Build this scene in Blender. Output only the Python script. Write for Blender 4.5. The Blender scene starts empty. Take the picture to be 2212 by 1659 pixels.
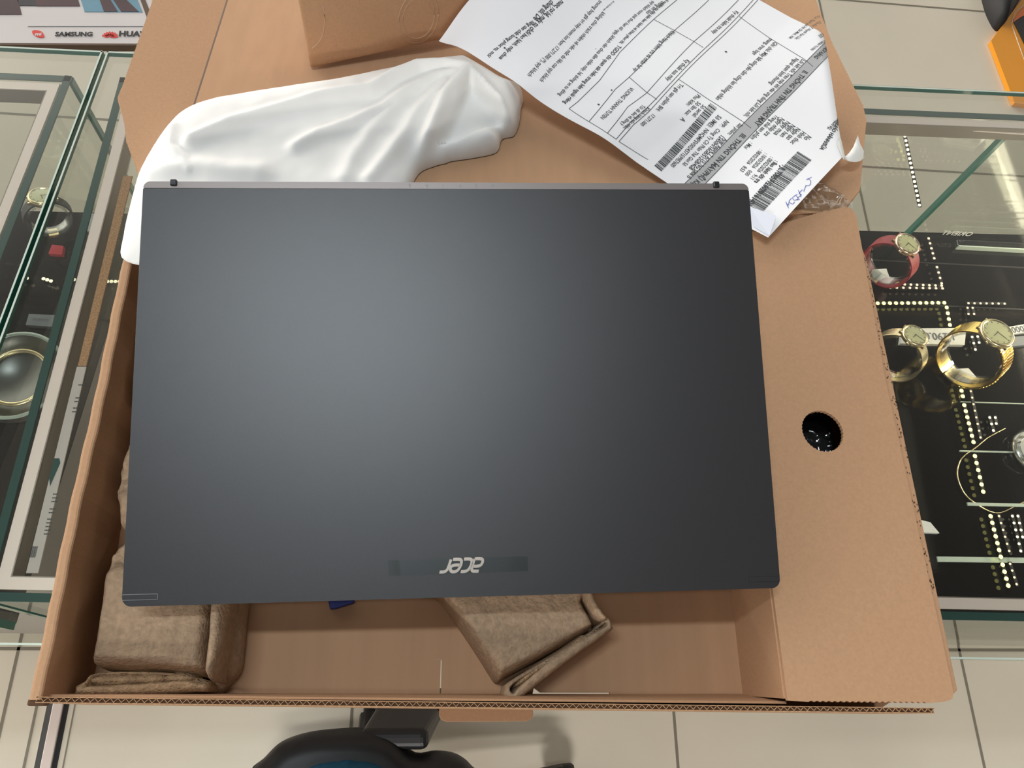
import bpy, bmesh, math, random
import numpy as np
from mathutils import Vector, Matrix, noise

# ------------------------------------------------------------------ camera, world, lamps, exposure
# working units: millimetres, origin at the camera, X right along the counter, Y away, Z up
SC = bpy.context.scene
COL = SC.collection
CAM_H = 1.45                      # camera height above the shop floor (m)
F, CX, CY = 1700.0, 1106.0, 829.5
_X = np.array([.995, -.033, -.094]); _X /= np.linalg.norm(_X)
_Y = np.array([-.006, .9214, -.3887]); _Y -= _X*(_X@_Y); _Y /= np.linalg.norm(_Y)
_Z = np.cross(_X, _Y)
R = np.array([_X, _Y, _Z])
def W(p): return Vector((p[0]/1000., p[1]/1000., p[2]/1000.+CAM_H))

cam = bpy.data.cameras.new('camera'); cam.sensor_width = 36.0; cam.lens = F/2212*36.0
cam.clip_start = .01
camo = bpy.data.objects.new('camera', cam); COL.objects.link(camo)
camo.matrix_world = Matrix.Translation((0, 0, CAM_H)) @ Matrix([[float(R[i][j]) for j in range(3)] for i in range(3)]).to_4x4()
SC.camera = camo
wd = bpy.data.worlds.new('world'); SC.world = wd; wd.use_nodes = True
# the bright shop around: light comes in low from all sides, less from straight above and from behind the viewer
_n = wd.node_tree.nodes; _l = wd.node_tree.links; _bg = _n['Background']; _bg.inputs[0].default_value = (1.0, .95, .87, 1)
_tc = _n.new('ShaderNodeTexCoord'); _sx = _n.new('ShaderNodeSeparateXYZ'); _l.new(_tc.outputs['Generated'], _sx.inputs[0])
_r = _n.new('ShaderNodeMapRange'); _r.interpolation_type = 'SMOOTHSTEP'; _l.new(_sx.outputs['Z'], _r.inputs['Value'])
_r.inputs['From Min'].default_value = .22; _r.inputs['From Max'].default_value = .84; _r.inputs['To Min'].default_value = 2.75; _r.inputs['To Max'].default_value = .09
_y = _n.new('ShaderNodeMapRange'); _l.new(_sx.outputs['Y'], _y.inputs['Value']); _y.inputs['From Min'].default_value = -.5; _y.inputs['From Max'].default_value = .35; _y.inputs['To Min'].default_value = .08; _y.inputs['To Max'].default_value = 1.5
_x = _n.new('ShaderNodeMapRange'); _l.new(_sx.outputs['X'], _x.inputs['Value']); _x.inputs['From Min'].default_value = -.7; _x.inputs['From Max'].default_value = .7; _x.inputs['To Min'].default_value = 1.05; _x.inputs['To Max'].default_value = .22
_q = _n.new('ShaderNodeMath'); _q.operation = 'MULTIPLY'; _l.new(_y.outputs[0], _q.inputs[0]); _l.new(_x.outputs[0], _q.inputs[1])
_m = _n.new('ShaderNodeMath'); _m.operation = 'MULTIPLY'; _l.new(_r.outputs[0], _m.inputs[0]); _l.new(_q.outputs[0], _m.inputs[1]); _l.new(_m.outputs[0], _bg.inputs[1])
def area(name, loc, sx, sy, power, colr, target=None):
    l = bpy.data.lights.new(name, 'AREA'); l.shape = 'RECTANGLE'; l.size = sx; l.size_y = sy
    l.energy = power; l.color = colr
    o = bpy.data.objects.new(name, l); COL.objects.link(o); o.location = loc
    if target is not None:
        o.rotation_euler = (Vector(target)-Vector(loc)).to_track_quat('-Z', 'Y').to_euler()
    return o
area('ceiling_or_fill_lamp', (-.42, .27, 2.85), .66, .07, 12.5, (.84, .94, 1.0))
area('ceiling_or_fill_lamp', (-.36, -.18, 2.85), .5, .07, 3.2, (.84, .94, 1.0))
area('ceiling_or_fill_lamp', (-.25, -2.7, 2.85), 1.2, .3, 50, (1, .97, .93))  # added fill behind the viewer, lifts the shop floor
area('ceiling_or_fill_lamp', (.25, -3.4, 2.85), 1.2, .3, 60, (1, .95, .88))  # second unseen fill, added further back to brighten the floor
area('showcase_fill_light', (.82, .36, CAM_H-.56), .30, .015, 1.5, (1, .90, .66), (.52, .37, CAM_H-.69))     # added unseen lamp, brightens the watches in place of the strips
SC.view_settings.view_transform = 'Standard'; SC.view_settings.look = 'None'
SC.view_settings.gamma = 1.0; SC.view_settings.exposure = 0.12
SC.view_settings.use_curve_mapping = False

# ------------------------------------------------------------------ pixel to place
def ray(u, v): return R @ np.array([(u-CX)/F, -(v-CY)/F, -1.])
def at(u, v, z):
    d = ray(u, v); return d*(z/d[2])
def on_plane(u, v, p0, n):
    d = ray(u, v); n = np.array(n, float); return d*((np.array(p0, float)@n)/(d@n))

# ------------------------------------------------------------------ materials
M = {}
def mat(name, col, rough=.6, metal=0., spec=.5, bump=None, var=None, coat=0., trans=0., sheen=0., stretch=None):
    m = bpy.data.materials.new(name); m.use_nodes = True; nt = m.node_tree; b = nt.nodes['Principled BSDF']
    b.inputs['Base Color'].default_value = (*col, 1); b.inputs['Roughness'].default_value = rough
    b.inputs['Metallic'].default_value = metal; b.inputs['Specular IOR Level'].default_value = spec
    b.inputs['Coat Weight'].default_value = coat; b.inputs['Transmission Weight'].default_value = trans
    b.inputs['Sheen Weight'].default_value = sheen
    tc = nt.nodes.new('ShaderNodeTexCoord'); src = tc.outputs['Object']
    if stretch:
        mp = nt.nodes.new('ShaderNodeMapping'); mp.inputs['Scale'].default_value = stretch
        nt.links.new(src, mp.inputs[0]); src = mp.outputs[0]
    if var:      # (scale, amount): colour mottling of the stuff itself
        n = nt.nodes.new('ShaderNodeTexNoise'); n.inputs['Scale'].default_value = var[0]; n.inputs['Detail'].default_value = 6
        nt.links.new(src, n.inputs['Vector'])
        r = nt.nodes.new('ShaderNodeValToRGB'); a = var[1]
        r.color_ramp.elements[0].position = .3; r.color_ramp.elements[1].position = .7
        r.color_ramp.elements[0].color = (*[c*(1-a) for c in col], 1); r.color_ramp.elements[1].color = (*[min(1, c*(1+a)) for c in col], 1)
        nt.links.new(n.outputs['Fac'], r.inputs[0]); nt.links.new(r.outputs[0], b.inputs['Base Color'])
    if bump:     # (scale, strength, distance m)
        n = nt.nodes.new('ShaderNodeTexNoise'); n.inputs['Scale'].default_value = bump[0]; n.inputs['Detail'].default_value = 4
        nt.links.new(src, n.inputs['Vector'])
        bp = nt.nodes.new('ShaderNodeBump'); bp.inputs['Strength'].default_value = bump[1]; bp.inputs['Distance'].default_value = bump[2]
        nt.links.new(n.outputs['Fac'], bp.inputs['Height']); nt.links.new(bp.outputs[0], b.inputs['Normal'])
    M[name] = m; return m
def glass(name, tint, refl=.04, rough=.0, power=1.0):
    m = bpy.data.materials.new(name); m.use_nodes = True; nt = m.node_tree; nt.nodes.clear()
    out = nt.nodes.new('ShaderNodeOutputMaterial'); mx = nt.nodes.new('ShaderNodeMixShader')
    t = nt.nodes.new('ShaderNodeBsdfTransparent'); t.inputs[0].default_value = (*tint, 1)
    g = nt.nodes.new('ShaderNodeBsdfGlossy'); g.inputs['Roughness'].default_value = rough
    fr = nt.nodes.new('ShaderNodeLayerWeight'); pw = nt.nodes.new('ShaderNodeMath'); pw.operation = 'POWER'; pw.inputs[1].default_value = 5
    nt.links.new(fr.outputs['Facing'], pw.inputs[0])
    mm = nt.nodes.new('ShaderNodeMath'); mm.operation = 'MULTIPLY_ADD'; mm.inputs[1].default_value = .9*min(power, 1.); mm.inputs[2].default_value = refl
    nt.links.new(pw.outputs[0], mm.inputs[0]); nt.links.new(mm.outputs[0], mx.inputs[0])
    nt.links.new(t.outputs[0], mx.inputs[1]); nt.links.new(g.outputs[0], mx.inputs[2]); nt.links.new(mx.outputs[0], out.inputs[0])
    M[name] = m; return m
def emit(name, col, s):
    m = bpy.data.materials.new(name); m.use_nodes = True; b = m.node_tree.nodes['Principled BSDF']
    b.inputs['Base Color'].default_value = (*col, 1); b.inputs['Emission Color'].default_value = (*col, 1); b.inputs['Emission Strength'].default_value = s
    m.cycles.emission_sampling = 'NONE'; M[name] = m; return m

mat('cardboard', (.46, .27, .155), .85, spec=.25, bump=(1500, .25, .0003), var=(500, .05))
mat('cardboard_lined', (.46, .27, .155), .85, spec=.25, bump=(350, .3, .0003), var=(90, .05), stretch=(1, .05, 1))
mat('cardboard_edge', (.40, .23, .12), .9, var=(900, .35))
mat('cardboard_flute', (.10, .05, .025), .95)
mat('score_mark', (.47, .30, .19), .9)
mat('pulp', (.39, .27, .175), .95, spec=.15, bump=(500, .8, .0012), var=(260, .16))
mat('pulp_torn', (.44, .285, .165), .95, spec=.1, bump=(700, 1, .0015), var=(300, .2))
mat('foam_cloth', (.87, .85, .82), .9, spec=.15, bump=(1600, .15, .0003), sheen=.2)
mat('paper', (.87, .865, .89), .75, spec=.25)
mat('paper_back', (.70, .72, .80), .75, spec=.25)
mat('ink', (.045, .05, .055), .7)
mat('ink_light', (.16, .16, .17), .7)
mat('print_grey', (.42, .42, .43), .75)
mat('pen_blue', (.07, .09, .42), .6)
mat('tape_white', (.78, .77, .74), .5, spec=.4)
mat('lid_dark', (.026, .025, .027), .31, metal=.0, spec=.6, bump=(5200, .25, .0002))
mat('laptop_base', (.03, .03, .034), .5)
mat('brushed_metal', (.24, .21, .20), .42, metal=.5, bump=(2500, .2, .0001), stretch=(.03, 1, 1))
mat('logo_metal', (.66, .53, .47), .38, metal=.7)
mat('black_rubber', (.012, .013, .015), .35)
mat('line_light', (.20, .21, .22), .4)
mat('line_dark', (.008, .008, .01), .5)
mat('blue_plastic', (.02, .03, .22), .5)
mat('floor_tile', (.78, .71, .58), .32, spec=.4, var=(3, .05))
mat('grout', (.25, .22, .17), .9)
mat('steel', (.70, .68, .66), .22, metal=1.)
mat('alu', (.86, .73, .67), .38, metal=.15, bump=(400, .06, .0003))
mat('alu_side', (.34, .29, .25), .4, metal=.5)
mat('deck_black', (.012, .011, .011), .06, spec=.5)
mat('glass_edge', (.02, .14, .105), .12, spec=.7)
mat('glass_edge_dark', (.035, .085, .075), .15, spec=.7)
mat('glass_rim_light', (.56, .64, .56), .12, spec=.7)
mat('cabinet_grey', (.50, .45, .42), .5)
mat('gold', (.95, .68, .22), .22, metal=1.)
mat('gold_light', (.95, .80, .50), .25, metal=.9)
mat('rose_gold', (.92, .66, .50), .2, metal=.9)
mat('dial_cream', (.95, .83, .50), .35)
mat('red_leather', (.32, .02, .03), .5, bump=(900, .4, .0006))
mat('red_paper', (.70, .05, .07), .6)
mat('white_card', (.82, .81, .78), .6)
mat('grey_card', (.22, .23, .25), .6)
mat('orange', (.85, .33, .01), .5)
mat('orange_red', (.80, .17, .02), .5)
mat('near_black', (.012, .011, .012), .6)
mat('charcoal', (.035, .034, .04), .6)
mat('chair_plastic', (.012, .011, .012), .42)
mat('blue_fabric', (.01, .10, .19), .9, bump=(900, .5, .001))
mat('sign_white', (.66, .60, .58), .5)
mat('sign_dark', (.055, .018, .022), .5, var=(9, .6))
mat('sign_blue', (.12, .27, .36), .5, var=(9, .3))
mat('logo_red', (.70, .04, .03), .5)
mat('brown_dark', (.10, .055, .03), .6)
glass('pane', (.955, .965, .945), .09, power=1.2)
glass('wall_pane', (.95, .96, .94), .05)
glass('clear_plastic', (.90, .91, .90), .16, .08, power=1.6)
glass('frosted', (.62, .62, .54), .22, .35)
glass('film', (.88, .93, .91), .10, .12, power=1.4)
glass('tape_clear', (.86, .90, .89), .05, .2, power=1.3)
emit('led_yellow', (1., .93, .30), 2.6)
emit('led_or_glint_warm', (1., .80, .60), .75)
emit('led_or_glint_white', (1., .93, .66), 1.5)

# ------------------------------------------------------------------ building helpers
def tag(o, label=None, cat=None, group=None, kind=None):
    if label: o['label'] = label
    if cat: o['category'] = cat
    if group: o['group'] = group
    if kind: o['kind'] = kind
    return o
def thing(name, label, cat, loc, group=None):
    o = bpy.data.objects.new(name, None); COL.objects.link(o); o.location = W(loc); o.empty_display_size = .02
    return tag(o, label, cat, group)
def root_loc(o):
    v = o.location.copy()
    while o.parent: o = o.parent
    return o.location.copy()
def link(name, me, m, parent=None, smooth=False):
    if m is not None:
        for mm in (m if isinstance(m, (list, tuple)) else [m]): me.materials.append(M[mm] if isinstance(mm, str) else mm)
    if smooth:
        for p in me.polygons: p.use_smooth = True
    o = bpy.data.objects.new(name, me); COL.objects.link(o)
    if parent is not None:
        o.parent = parent
        r = parent
        while r.parent: r = r.parent
        if parent is r: o.matrix_parent_inverse = Matrix.Translation(-r.location)
    return o
def pm(name, V, Fc, m, parent=None, smooth=False, mi=None):
    me = bpy.data.meshes.new(name); me.from_pydata([W(v) for v in V], [], Fc)
    if mi is not None:
        for p, i in zip(me.polygons, mi): p.material_index = i
    me.update(); return link(name, me, m, parent, smooth)
class MB:
    """collects shapes (mm) into one mesh"""
    def __init__(s): s.V = []; s.F = []; s.I = []; s.S = []
    def add(s, V, Fc, mi=0, sm=False):
        b = len(s.V); s.V += [tuple(map(float, v)) for v in V]; s.F += [tuple(i+b for i in f) for f in Fc]
        s.I += [mi]*len(Fc); s.S += [sm]*len(Fc); return s
    def hexa(s, B, T, mi=0):    # bottom quad, top quad (ccw from above)
        return s.add(list(B)+list(T), [(3, 2, 1, 0), (4, 5, 6, 7), (0, 1, 5, 4), (1, 2, 6, 5), (2, 3, 7, 6), (3, 0, 4, 7)], mi)
    def box(s, x0, x1, y0, y1, z0, z1, mi=0):
        return s.hexa([(x0, y0, z0), (x1, y0, z0), (x1, y1, z0), (x0, y1, z0)], [(x0, y0, z1), (x1, y0, z1), (x1, y1, z1), (x0, y1, z1)], mi)
    def obox(s, o, ex, ey, ez, a0, a1, b0, b1, c0, c1, mi=0):
        o, ex, ey, ez = map(np.array, (o, ex, ey, ez))
        q = lambda a, b, c: o+ex*a+ey*b+ez*c
        return s.hexa([q(a0, b0, c0), q(a1, b0, c0), q(a1, b1, c0), q(a0, b1, c0)], [q(a0, b0, c1), q(a1, b0, c1), q(a1, b1, c1), q(a0, b1, c1)], mi)
    def prism(s, P, z0, z1, mi=0):
        n = len(P); V = [(p[0], p[1], z0) for p in P]+[(p[0], p[1], z1) for p in P]
        Fc = [tuple(range(n-1, -1, -1)), tuple(range(n, 2*n))]+[(i, (i+1) % n, n+(i+1) % n, n+i) for i in range(n)]
        return s.add(V, Fc, mi)
    def tube(s, P, r, k=8, mi=0, closed=False):
        P = [np.array(p, float) for p in P]; n = len(P); V = []; rr = r if isinstance(r, (list, tuple)) else [r]*n
        up = np.array([0, 0, 1.])
        for i, p in enumerate(P):
            a = P[(i-1) % n] if (closed or i) else P[i]; b = P[(i+1) % n] if (closed or i < n-1) else P[i]
            t = b-a; t /= np.linalg.norm(t)+1e-9
            u = np.cross(t, up); u = np.cross(t, [1, 0, 0]) if np.linalg.norm(u) < .05 else u
            u /= np.linalg.norm(u); w = np.cross(u, t)
            V += [p+rr[i]*(u*math.cos(2*math.pi*j/k)+w*math.sin(2*math.pi*j/k)) for j in range(k)]
        Fc = []
        for i in range(n if closed else n-1):
            for j in range(k):
                a = i*k+j; b = i*k+(j+1) % k; c = ((i+1) % n)*k+(j+1) % k; d = ((i+1) % n)*k+j; Fc.append((a, b, c, d))
        if not closed: Fc += [tuple(range(k-1, -1, -1)), tuple(range((n-1)*k, n*k))]
        return s.add(V, Fc, mi, True)
    def lathe(s, o, ax, prof, k=32, mi=0, a0=0, a1=2*math.pi, sm=True):
        """prof: (radius, height along axis)"""
        o = np.array(o, float); ax = np.array(ax, float); ax /= np.linalg.norm(ax)
        u = np.cross(ax, [0, 1, 0]); u = np.cross(ax, [1, 0, 0]) if np.linalg.norm(u) < .1 else u
        u /= np.linalg.norm(u); w = np.cross(ax, u); V = []; full = abs(a1-a0-2*math.pi) < 1e-6
        kk = k if full else k+1
        for (r, h) in prof:
            for j in range(kk):
                a = a0+(a1-a0)*j/k; V.append(o+ax*h+r*(u*math.cos(a)+w*math.sin(a)))
        Fc = []
        for i in range(len(prof)-1):
            for j in range(k):
                j2 = (j+1) % kk; Fc.append((i*kk+j, i*kk+j2, (i+1)*kk+j2, (i+1)*kk+j))
        return s.add(V, Fc, mi, sm)
    def build(s, name, m, parent=None, bevel=0, seg=2):
        me = bpy.data.meshes.new(name); me.from_pydata([W(v) for v in s.V], [], s.F)
        for p, i, q in zip(me.polygons, s.I, s.S): p.material_index = i; p.use_smooth = q
        me.validate(); me.update(); o = link(name, me, m, parent)
        if bevel:
            b = o.modifiers.new('bevel', 'BEVEL'); b.width = bevel/1000.; b.segments = seg; b.limit_method = 'ANGLE'; b.angle_limit = .6
        return o
def disc_xy(c, r, n=24): return [(c[0]+r*math.cos(2*math.pi*i/n), c[1]+r*math.sin(2*math.pi*i/n)) for i in range(n)]
def curve_mesh(outer, holes=(), thick=0.):
    cu = bpy.data.curves.new('tmp', 'CURVE'); cu.dimensions = '2D'; cu.fill_mode = 'BOTH' if thick else 'FRONT'; cu.extrude = thick/2.
    for P in [outer]+list(holes):
        sp = cu.splines.new('POLY'); sp.points.add(len(P)-1)
        for q, p in zip(sp.points, P): q.co = (float(p[0]), float(p[1]), 0, 1)
        sp.use_cyclic_u = True
    o = bpy.data.objects.new('tmp', cu); COL.objects.link(o)
    me = bpy.data.meshes.new_from_object(o.evaluated_get(bpy.context.evaluated_depsgraph_get()))
    V = [tuple(v.co) for v in me.vertices]; Fc = [tuple(p.vertices) for p in me.polygons]
    bpy.data.objects.remove(o); bpy.data.curves.remove(cu); bpy.data.meshes.remove(me)
    return V, Fc
def plate(mb, outer, holes, thick, o, ex, ey, ez, mi=0):
    """flat sheet in the frame (o, ex, ey), its top face at ez=0"""
    V, Fc = curve_mesh(outer, holes, thick); o, ex, ey, ez = map(np.array, (o, ex, ey, ez))
    mb.add([o+ex*v[0]+ey*v[1]+ez*(v[2]-thick/2.) for v in V], Fc, mi); return mb
_tc = {}
def text_mesh(s, shear=0., bold=0.):
    k = (s, shear, bold)
    if k in _tc: return _tc[k]
    cu = bpy.data.curves.new('tmp', 'FONT'); cu.body = s; cu.resolution_u = 2; cu.shear = shear; cu.offset = bold
    o = bpy.data.objects.new('tmp', cu); COL.objects.link(o)
    me = bpy.data.meshes.new_from_object(o.evaluated_get(bpy.context.evaluated_depsgraph_get()))
    V = np.array([tuple(v.co)[:2] for v in me.vertices] or [(0, 0)]); Fc = [tuple(p.vertices) for p in me.polygons]
    bpy.data.objects.remove(o); bpy.data.curves.remove(cu); bpy.data.meshes.remove(me)
    V[:, 0] -= V[:, 0].min(); w = V[:, 0].max() or 1; _tc[k] = (V, Fc, w); return _tc[k]
def jag(a, b, amp=.5, pitch=1.6):
    """perforated (saw tooth) cut from a to b, b excluded"""
    a = np.array(a, float); b = np.array(b, float); L = np.linalg.norm(b-a); n = max(2, int(L/pitch)); t = (b-a)/L; q = np.array([-t[1], t[0]])
    return [tuple(a+(b-a)*i/n+q*(amp if i % 2 else 0)) for i in range(n)]
def catmull(P, k=6, closed=False):
    P = [np.array(p, float) for p in P]; n = len(P); out = []
    for i in range(n if closed else n-1):
        g = (lambda j: P[j % n]) if closed else (lambda j: P[min(max(j, 0), n-1)])
        a, b, c, d = g(i-1), g(i), g(i+1), g(i+2)
        for j in range(k):
            t = j/k; out.append(.5*((2*b)+(-a+c)*t+(2*a-5*b+4*c-d)*t*t+(-a+3*b-3*c+d)*t**3))
    if not closed: out.append(P[-1])
    return out
def seg_dist(X, Y, P, closed=False):
    """distance of arrays X,Y to a polyline and the nearest points"""
    best = np.full(X.shape, 1e9); NX = X.copy(); NY = Y.copy(); n = len(P)
    for i in range(n if closed else n-1):
        a = P[i]; b = P[(i+1) % n]; dx, dy = b[0]-a[0], b[1]-a[1]; L = dx*dx+dy*dy+1e-12
        t = np.clip(((X-a[0])*dx+(Y-a[1])*dy)/L, 0, 1); qx = a[0]+t*dx; qy = a[1]+t*dy
        d = np.hypot(X-qx, Y-qy); k = d < best; best[k] = d[k]; NX[k] = qx[k]; NY[k] = qy[k]
    return best, NX, NY
def inside(X, Y, P):
    r = np.zeros(X.shape, bool); n = len(P)
    for i in range(n):
        x1, y1 = P[i][:2]; x2, y2 = P[(i+1) % n][:2]
        if y1 == y2: continue
        c = ((y1 > Y) != (y2 > Y)) & (X < (x2-x1)*(Y-y1)/(y2-y1)+x1); r ^= c
    return r
def relief(name, outline, hf, m, parent=None, step=1.5, base=None, smooth=True):
    """a moulded body over an outline: hf(X,Y,D) gives the height, D = distance inward from the edge; base(X,Y) closes it below"""
    P = [tuple(p[:2]) for p in outline]; xs = [p[0] for p in P]; ys = [p[1] for p in P]
    gx = np.arange(min(xs)-step, max(xs)+2*step, step); gy = np.arange(min(ys)-step, max(ys)+2*step, step)
    X, Y = np.meshgrid(gx, gy); ins = inside(X, Y, P); D, NX, NY = seg_dist(X, Y, P, True)
    snap = ins & (D < step*.45)
    Xs = np.where(ins & ~snap, X, NX); Ys = np.where(ins & ~snap, Y, NY); Ds = np.where(ins & ~snap, D, 0)
    Z = hf(Xs, Ys, Ds); h, w = X.shape; idx = -np.ones(X.shape, int); V = []; Fc = []
    core = ins & ~snap
    cell = core[:-1, :-1] | core[1:, :-1] | core[:-1, 1:] | core[1:, 1:]
    def vid(i, j):
        if idx[i, j] < 0: idx[i, j] = len(V); V.append((Xs[i, j], Ys[i, j], Z[i, j]))
        return int(idx[i, j])
    for i in range(h-1):
        for j in range(w-1):
            if cell[i, j]: Fc.append((vid(i, j), vid(i, j+1), vid(i+1, j+1), vid(i+1, j)))
    if base is not None:
        ed = {}
        for f in Fc:
            for a, b in zip(f, f[1:]+f[:1]): ed[(a, b)] = 1
        bd = [(a, b) for (a, b) in ed if (b, a) not in ed]; mp = {}
        for a, b in bd:
            for q in (a, b):
                if q not in mp: mp[q] = len(V); v = V[q]; V.append((v[0], v[1], min(v[2]-.2, base(v[0], v[1]))))
            Fc.append((b, a, mp[a], mp[b]))
    return pm(name, V, Fc, m, parent, smooth)
def nz(X, Y, s, seed=0., oct=3):
    out = np.empty(X.shape)
    for i in np.ndindex(X.shape): out[i] = noise.fractal(Vector((X[i]*s, Y[i]*s, seed)), 1.0, 2.0, oct)
    return out
def sstep(x, a, b):
    t = np.clip((x-a)/(b-a), 0, 1); return t*t*(3-2*t)
def copy_tree(o, dloc):
    c = o.copy(); COL.objects.link(c); c.location = c.location+Vector(dloc)/1000.
    for ch in o.children:
        d = ch.copy(); COL.objects.link(d); d.parent = c
        for g in ch.children:
            e = g.copy(); COL.objects.link(e); e.parent = d
    return c

# ================================================================== SETTING: the tiled shop floor
FZ = -1450.
fl = MB(); fl.box(-4000, 4000, -2500, 5200, FZ-40, FZ)
gr = fl
for k in range(-7, 8):
    x = -125+553*k; gr.box(x-2.5, x+2.5, -2500, 5200, FZ, FZ+.6, 1)
for k in range(-4, 10):
    y = 108+553*k; gr.box(-4000, 4000, y-2.5, y+2.5, FZ, FZ+.6, 1)
tag(gr.build('floor', ['floor_tile', 'grout']), kind='structure')
# metal floor strip left of the chair
t = thing('floor_strip', 'polished metal strip with a dark groove running along the floor, bottom left', 'floor strip', (-600, -40, FZ))
MB().box(-632, -628, -900, 300, FZ+.5, FZ+1.2).build('seam_line', 'grout', t)
MB().box(-604, -588, -900, 300, FZ, FZ+6).build('strip', 'alu', t, bevel=1.5)
MB().box(-614, -604, -900, 300, FZ, FZ+2).build('strip_edge', 'steel', t)
MB().box(-588, -580, -900, 300, FZ+.5, FZ+1.6).build('groove', 'near_black', t)
MB().box(-572, -570, -900, 300, FZ+.5, FZ+1.2).build('seam_line', 'grout', t)

# ================================================================== GLASS SHOWCASES
TZ = -520.; DZ = -710.
def yr(x): return 507+(x+281)*.033          # rear edge of the tops
def yf(x): return 41-(x+281)*.013           # front edge
def xl(y): return -281-(507-y)*.083         # seam between the two tops
def showcase(label, xa, xb, side, wl, wr):
    """xa(y)/xb(y): side edges of the top pane; wl/wr(y): outer faces of the side wall panes"""
    c = thing('glass_showcase', label, 'display case', ((xa(250)+xb(250))/2, 270, FZ), 'glass counters under the box')
    def quad(ax, bx, y0, y1): return [(ax(y0(ax(0))), y0(ax(0))), (bx(y0(bx(0))), y0(bx(0))), (bx(y1(bx(0))), y1(bx(0))), (ax(y1(ax(0))), y1(ax(0)))]
    q = quad(xa, xb, yf, yr)
    m = MB(); n = 4; z0, z1 = TZ-6, TZ
    m.add([(p[0], p[1], z0) for p in q]+[(p[0], p[1], z1) for p in q], [(3, 2, 1, 0), (4, 5, 6, 7)], 0)
    m.add([(p[0], p[1], z0) for p in q]+[(p[0], p[1], z1) for p in q], [(0, 1, 5, 4), (1, 2, 6, 5), (2, 3, 7, 6), (3, 0, 4, 7)], 1)
    top = m.build('glass_top', ['pane', 'glass_edge'], c)
    # ground and polished arrises of the top pane
    e = MB()
    for a, b in ((q[0], q[1]), (q[1], q[2]), (q[2], q[3]), (q[3], q[0])):
        a = np.array(a); b = np.array(b); t_ = (b-a)/np.linalg.norm(b-a); nn = np.array([-t_[1], t_[0]])
        e.obox((a[0], a[1], TZ-.2), (t_[0], t_[1], 0), (nn[0], nn[1], 0), (0, 0, 1), 0, np.linalg.norm(b-a), .2, 1.5, -.2, .25)
    e.build('polished_edge', 'glass_rim_light', top)
    Yf = lambda x: yf(x)+26; Yr = lambda x: yr(x)-22
    zt, zb = TZ-6.5, DZ
    def pane(name, P, Q, th):
        P = np.array(P); Q = np.array(Q); L = np.linalg.norm(Q-P); t_ = (Q-P)/L; nn = np.array([-t_[1], t_[0]])
        o = (P[0], P[1], 0); m = MB()
        m.obox(o, (t_[0], t_[1], 0), (nn[0], nn[1], 0), (0, 0, 1), 0, L, 0, th, zb, zt-1.5, 0)
        m.obox(o, (t_[0], t_[1], 0), (nn[0], nn[1], 0), (0, 0, 1), 0, L, 0, th, zt-1.5, zt, 1)
        m.obox(o, (t_[0], t_[1], 0), (nn[0], nn[1], 0), (0, 0, 1), -.6, .8, -.3, th+.3, zb, zt-2, 2)
        m.obox(o, (t_[0], t_[1], 0), (nn[0], nn[1], 0), (0, 0, 1), L-.8, L+.6, -.3, th+.3, zb, zt-2, 2)
        return m.build(name, ['wall_pane', 'glass_edge_dark', 'glass_edge'], c)
    A = [(wl(Yf(wl(0))), Yf(wl(0))), (wr(Yf(wr(0))), Yf(wr(0))), (wr(Yr(wr(0))), Yr(wr(0))), (wl(Yr(wl(0))), Yr(wl(0)))]
    names = ['front_pane', 'side_pane', 'rear_pane', 'side_pane']
    for i in range(4): pane(names[i], A[i], A[(i+1) % 4], 5.5)
    # mitred metal frame just inside the panes, under the top
    def inset(A, d):
        A = [np.array(a, float) for a in A]; out = []
        for i in range(4):
            p, a, b = A[i-1], A[i], A[(i+1) % 4]; t1 = (a-p)/np.linalg.norm(a-p); t2 = (b-a)/np.linalg.norm(b-a)
            n1 = np.array([-t1[1], t1[0]]); n2 = np.array([-t2[1], t2[0]]); k = (n1+n2)/(1+n1@n2); out.append(a+k*d)
        return out
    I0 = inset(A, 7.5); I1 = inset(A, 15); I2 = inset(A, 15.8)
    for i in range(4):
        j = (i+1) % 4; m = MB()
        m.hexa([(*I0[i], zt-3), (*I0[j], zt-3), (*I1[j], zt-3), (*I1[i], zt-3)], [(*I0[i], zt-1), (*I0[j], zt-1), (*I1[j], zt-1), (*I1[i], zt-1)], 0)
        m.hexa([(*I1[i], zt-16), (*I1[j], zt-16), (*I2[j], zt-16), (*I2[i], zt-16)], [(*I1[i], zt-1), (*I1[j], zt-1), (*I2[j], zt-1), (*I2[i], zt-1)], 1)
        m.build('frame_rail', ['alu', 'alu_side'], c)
    dk = MB(); dk.prism([tuple(p) for p in inset(A, 6.)], DZ-14, DZ)
    dk.build('deck', 'deck_black', c)
    cb = MB(); I3 = inset(A, 55); cb.prism([tuple(p) for p in I3], FZ+60, DZ-14.2)
    cb.build('cabinet', 'cabinet_grey', c)
    for i in range(4):
        p = inset(A, 22)[i]; f = MB()
        f.lathe((p[0], p[1], FZ), (0, 0, 1), [(0, 0), (16, 0), (16, 5), (7, 9), (5, 12), (5, 60), (12, 62), (12, FZ*0+70), (0, 70)], 20)
        f.build('levelling_foot', 'steel', c)
    for k in range(1, 7):      # fine bright slats lying on the deck, joints of the black boards
        pass
    return c
XR = lambda y: 900.
main_case = showcase('long glass counter carrying the cardboard box, watches lying on its black deck', lambda y: xl(y)+1.5, XR, 1, lambda y: xl(y)*.25-197+(0), lambda y: 880.)
left_case = showcase('glass counter at the far left, its top cut by the left photo edge', lambda y: -900., lambda y: xl(y)-1.5, -1, lambda y: -880., lambda y: xl(y)-22)
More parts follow.
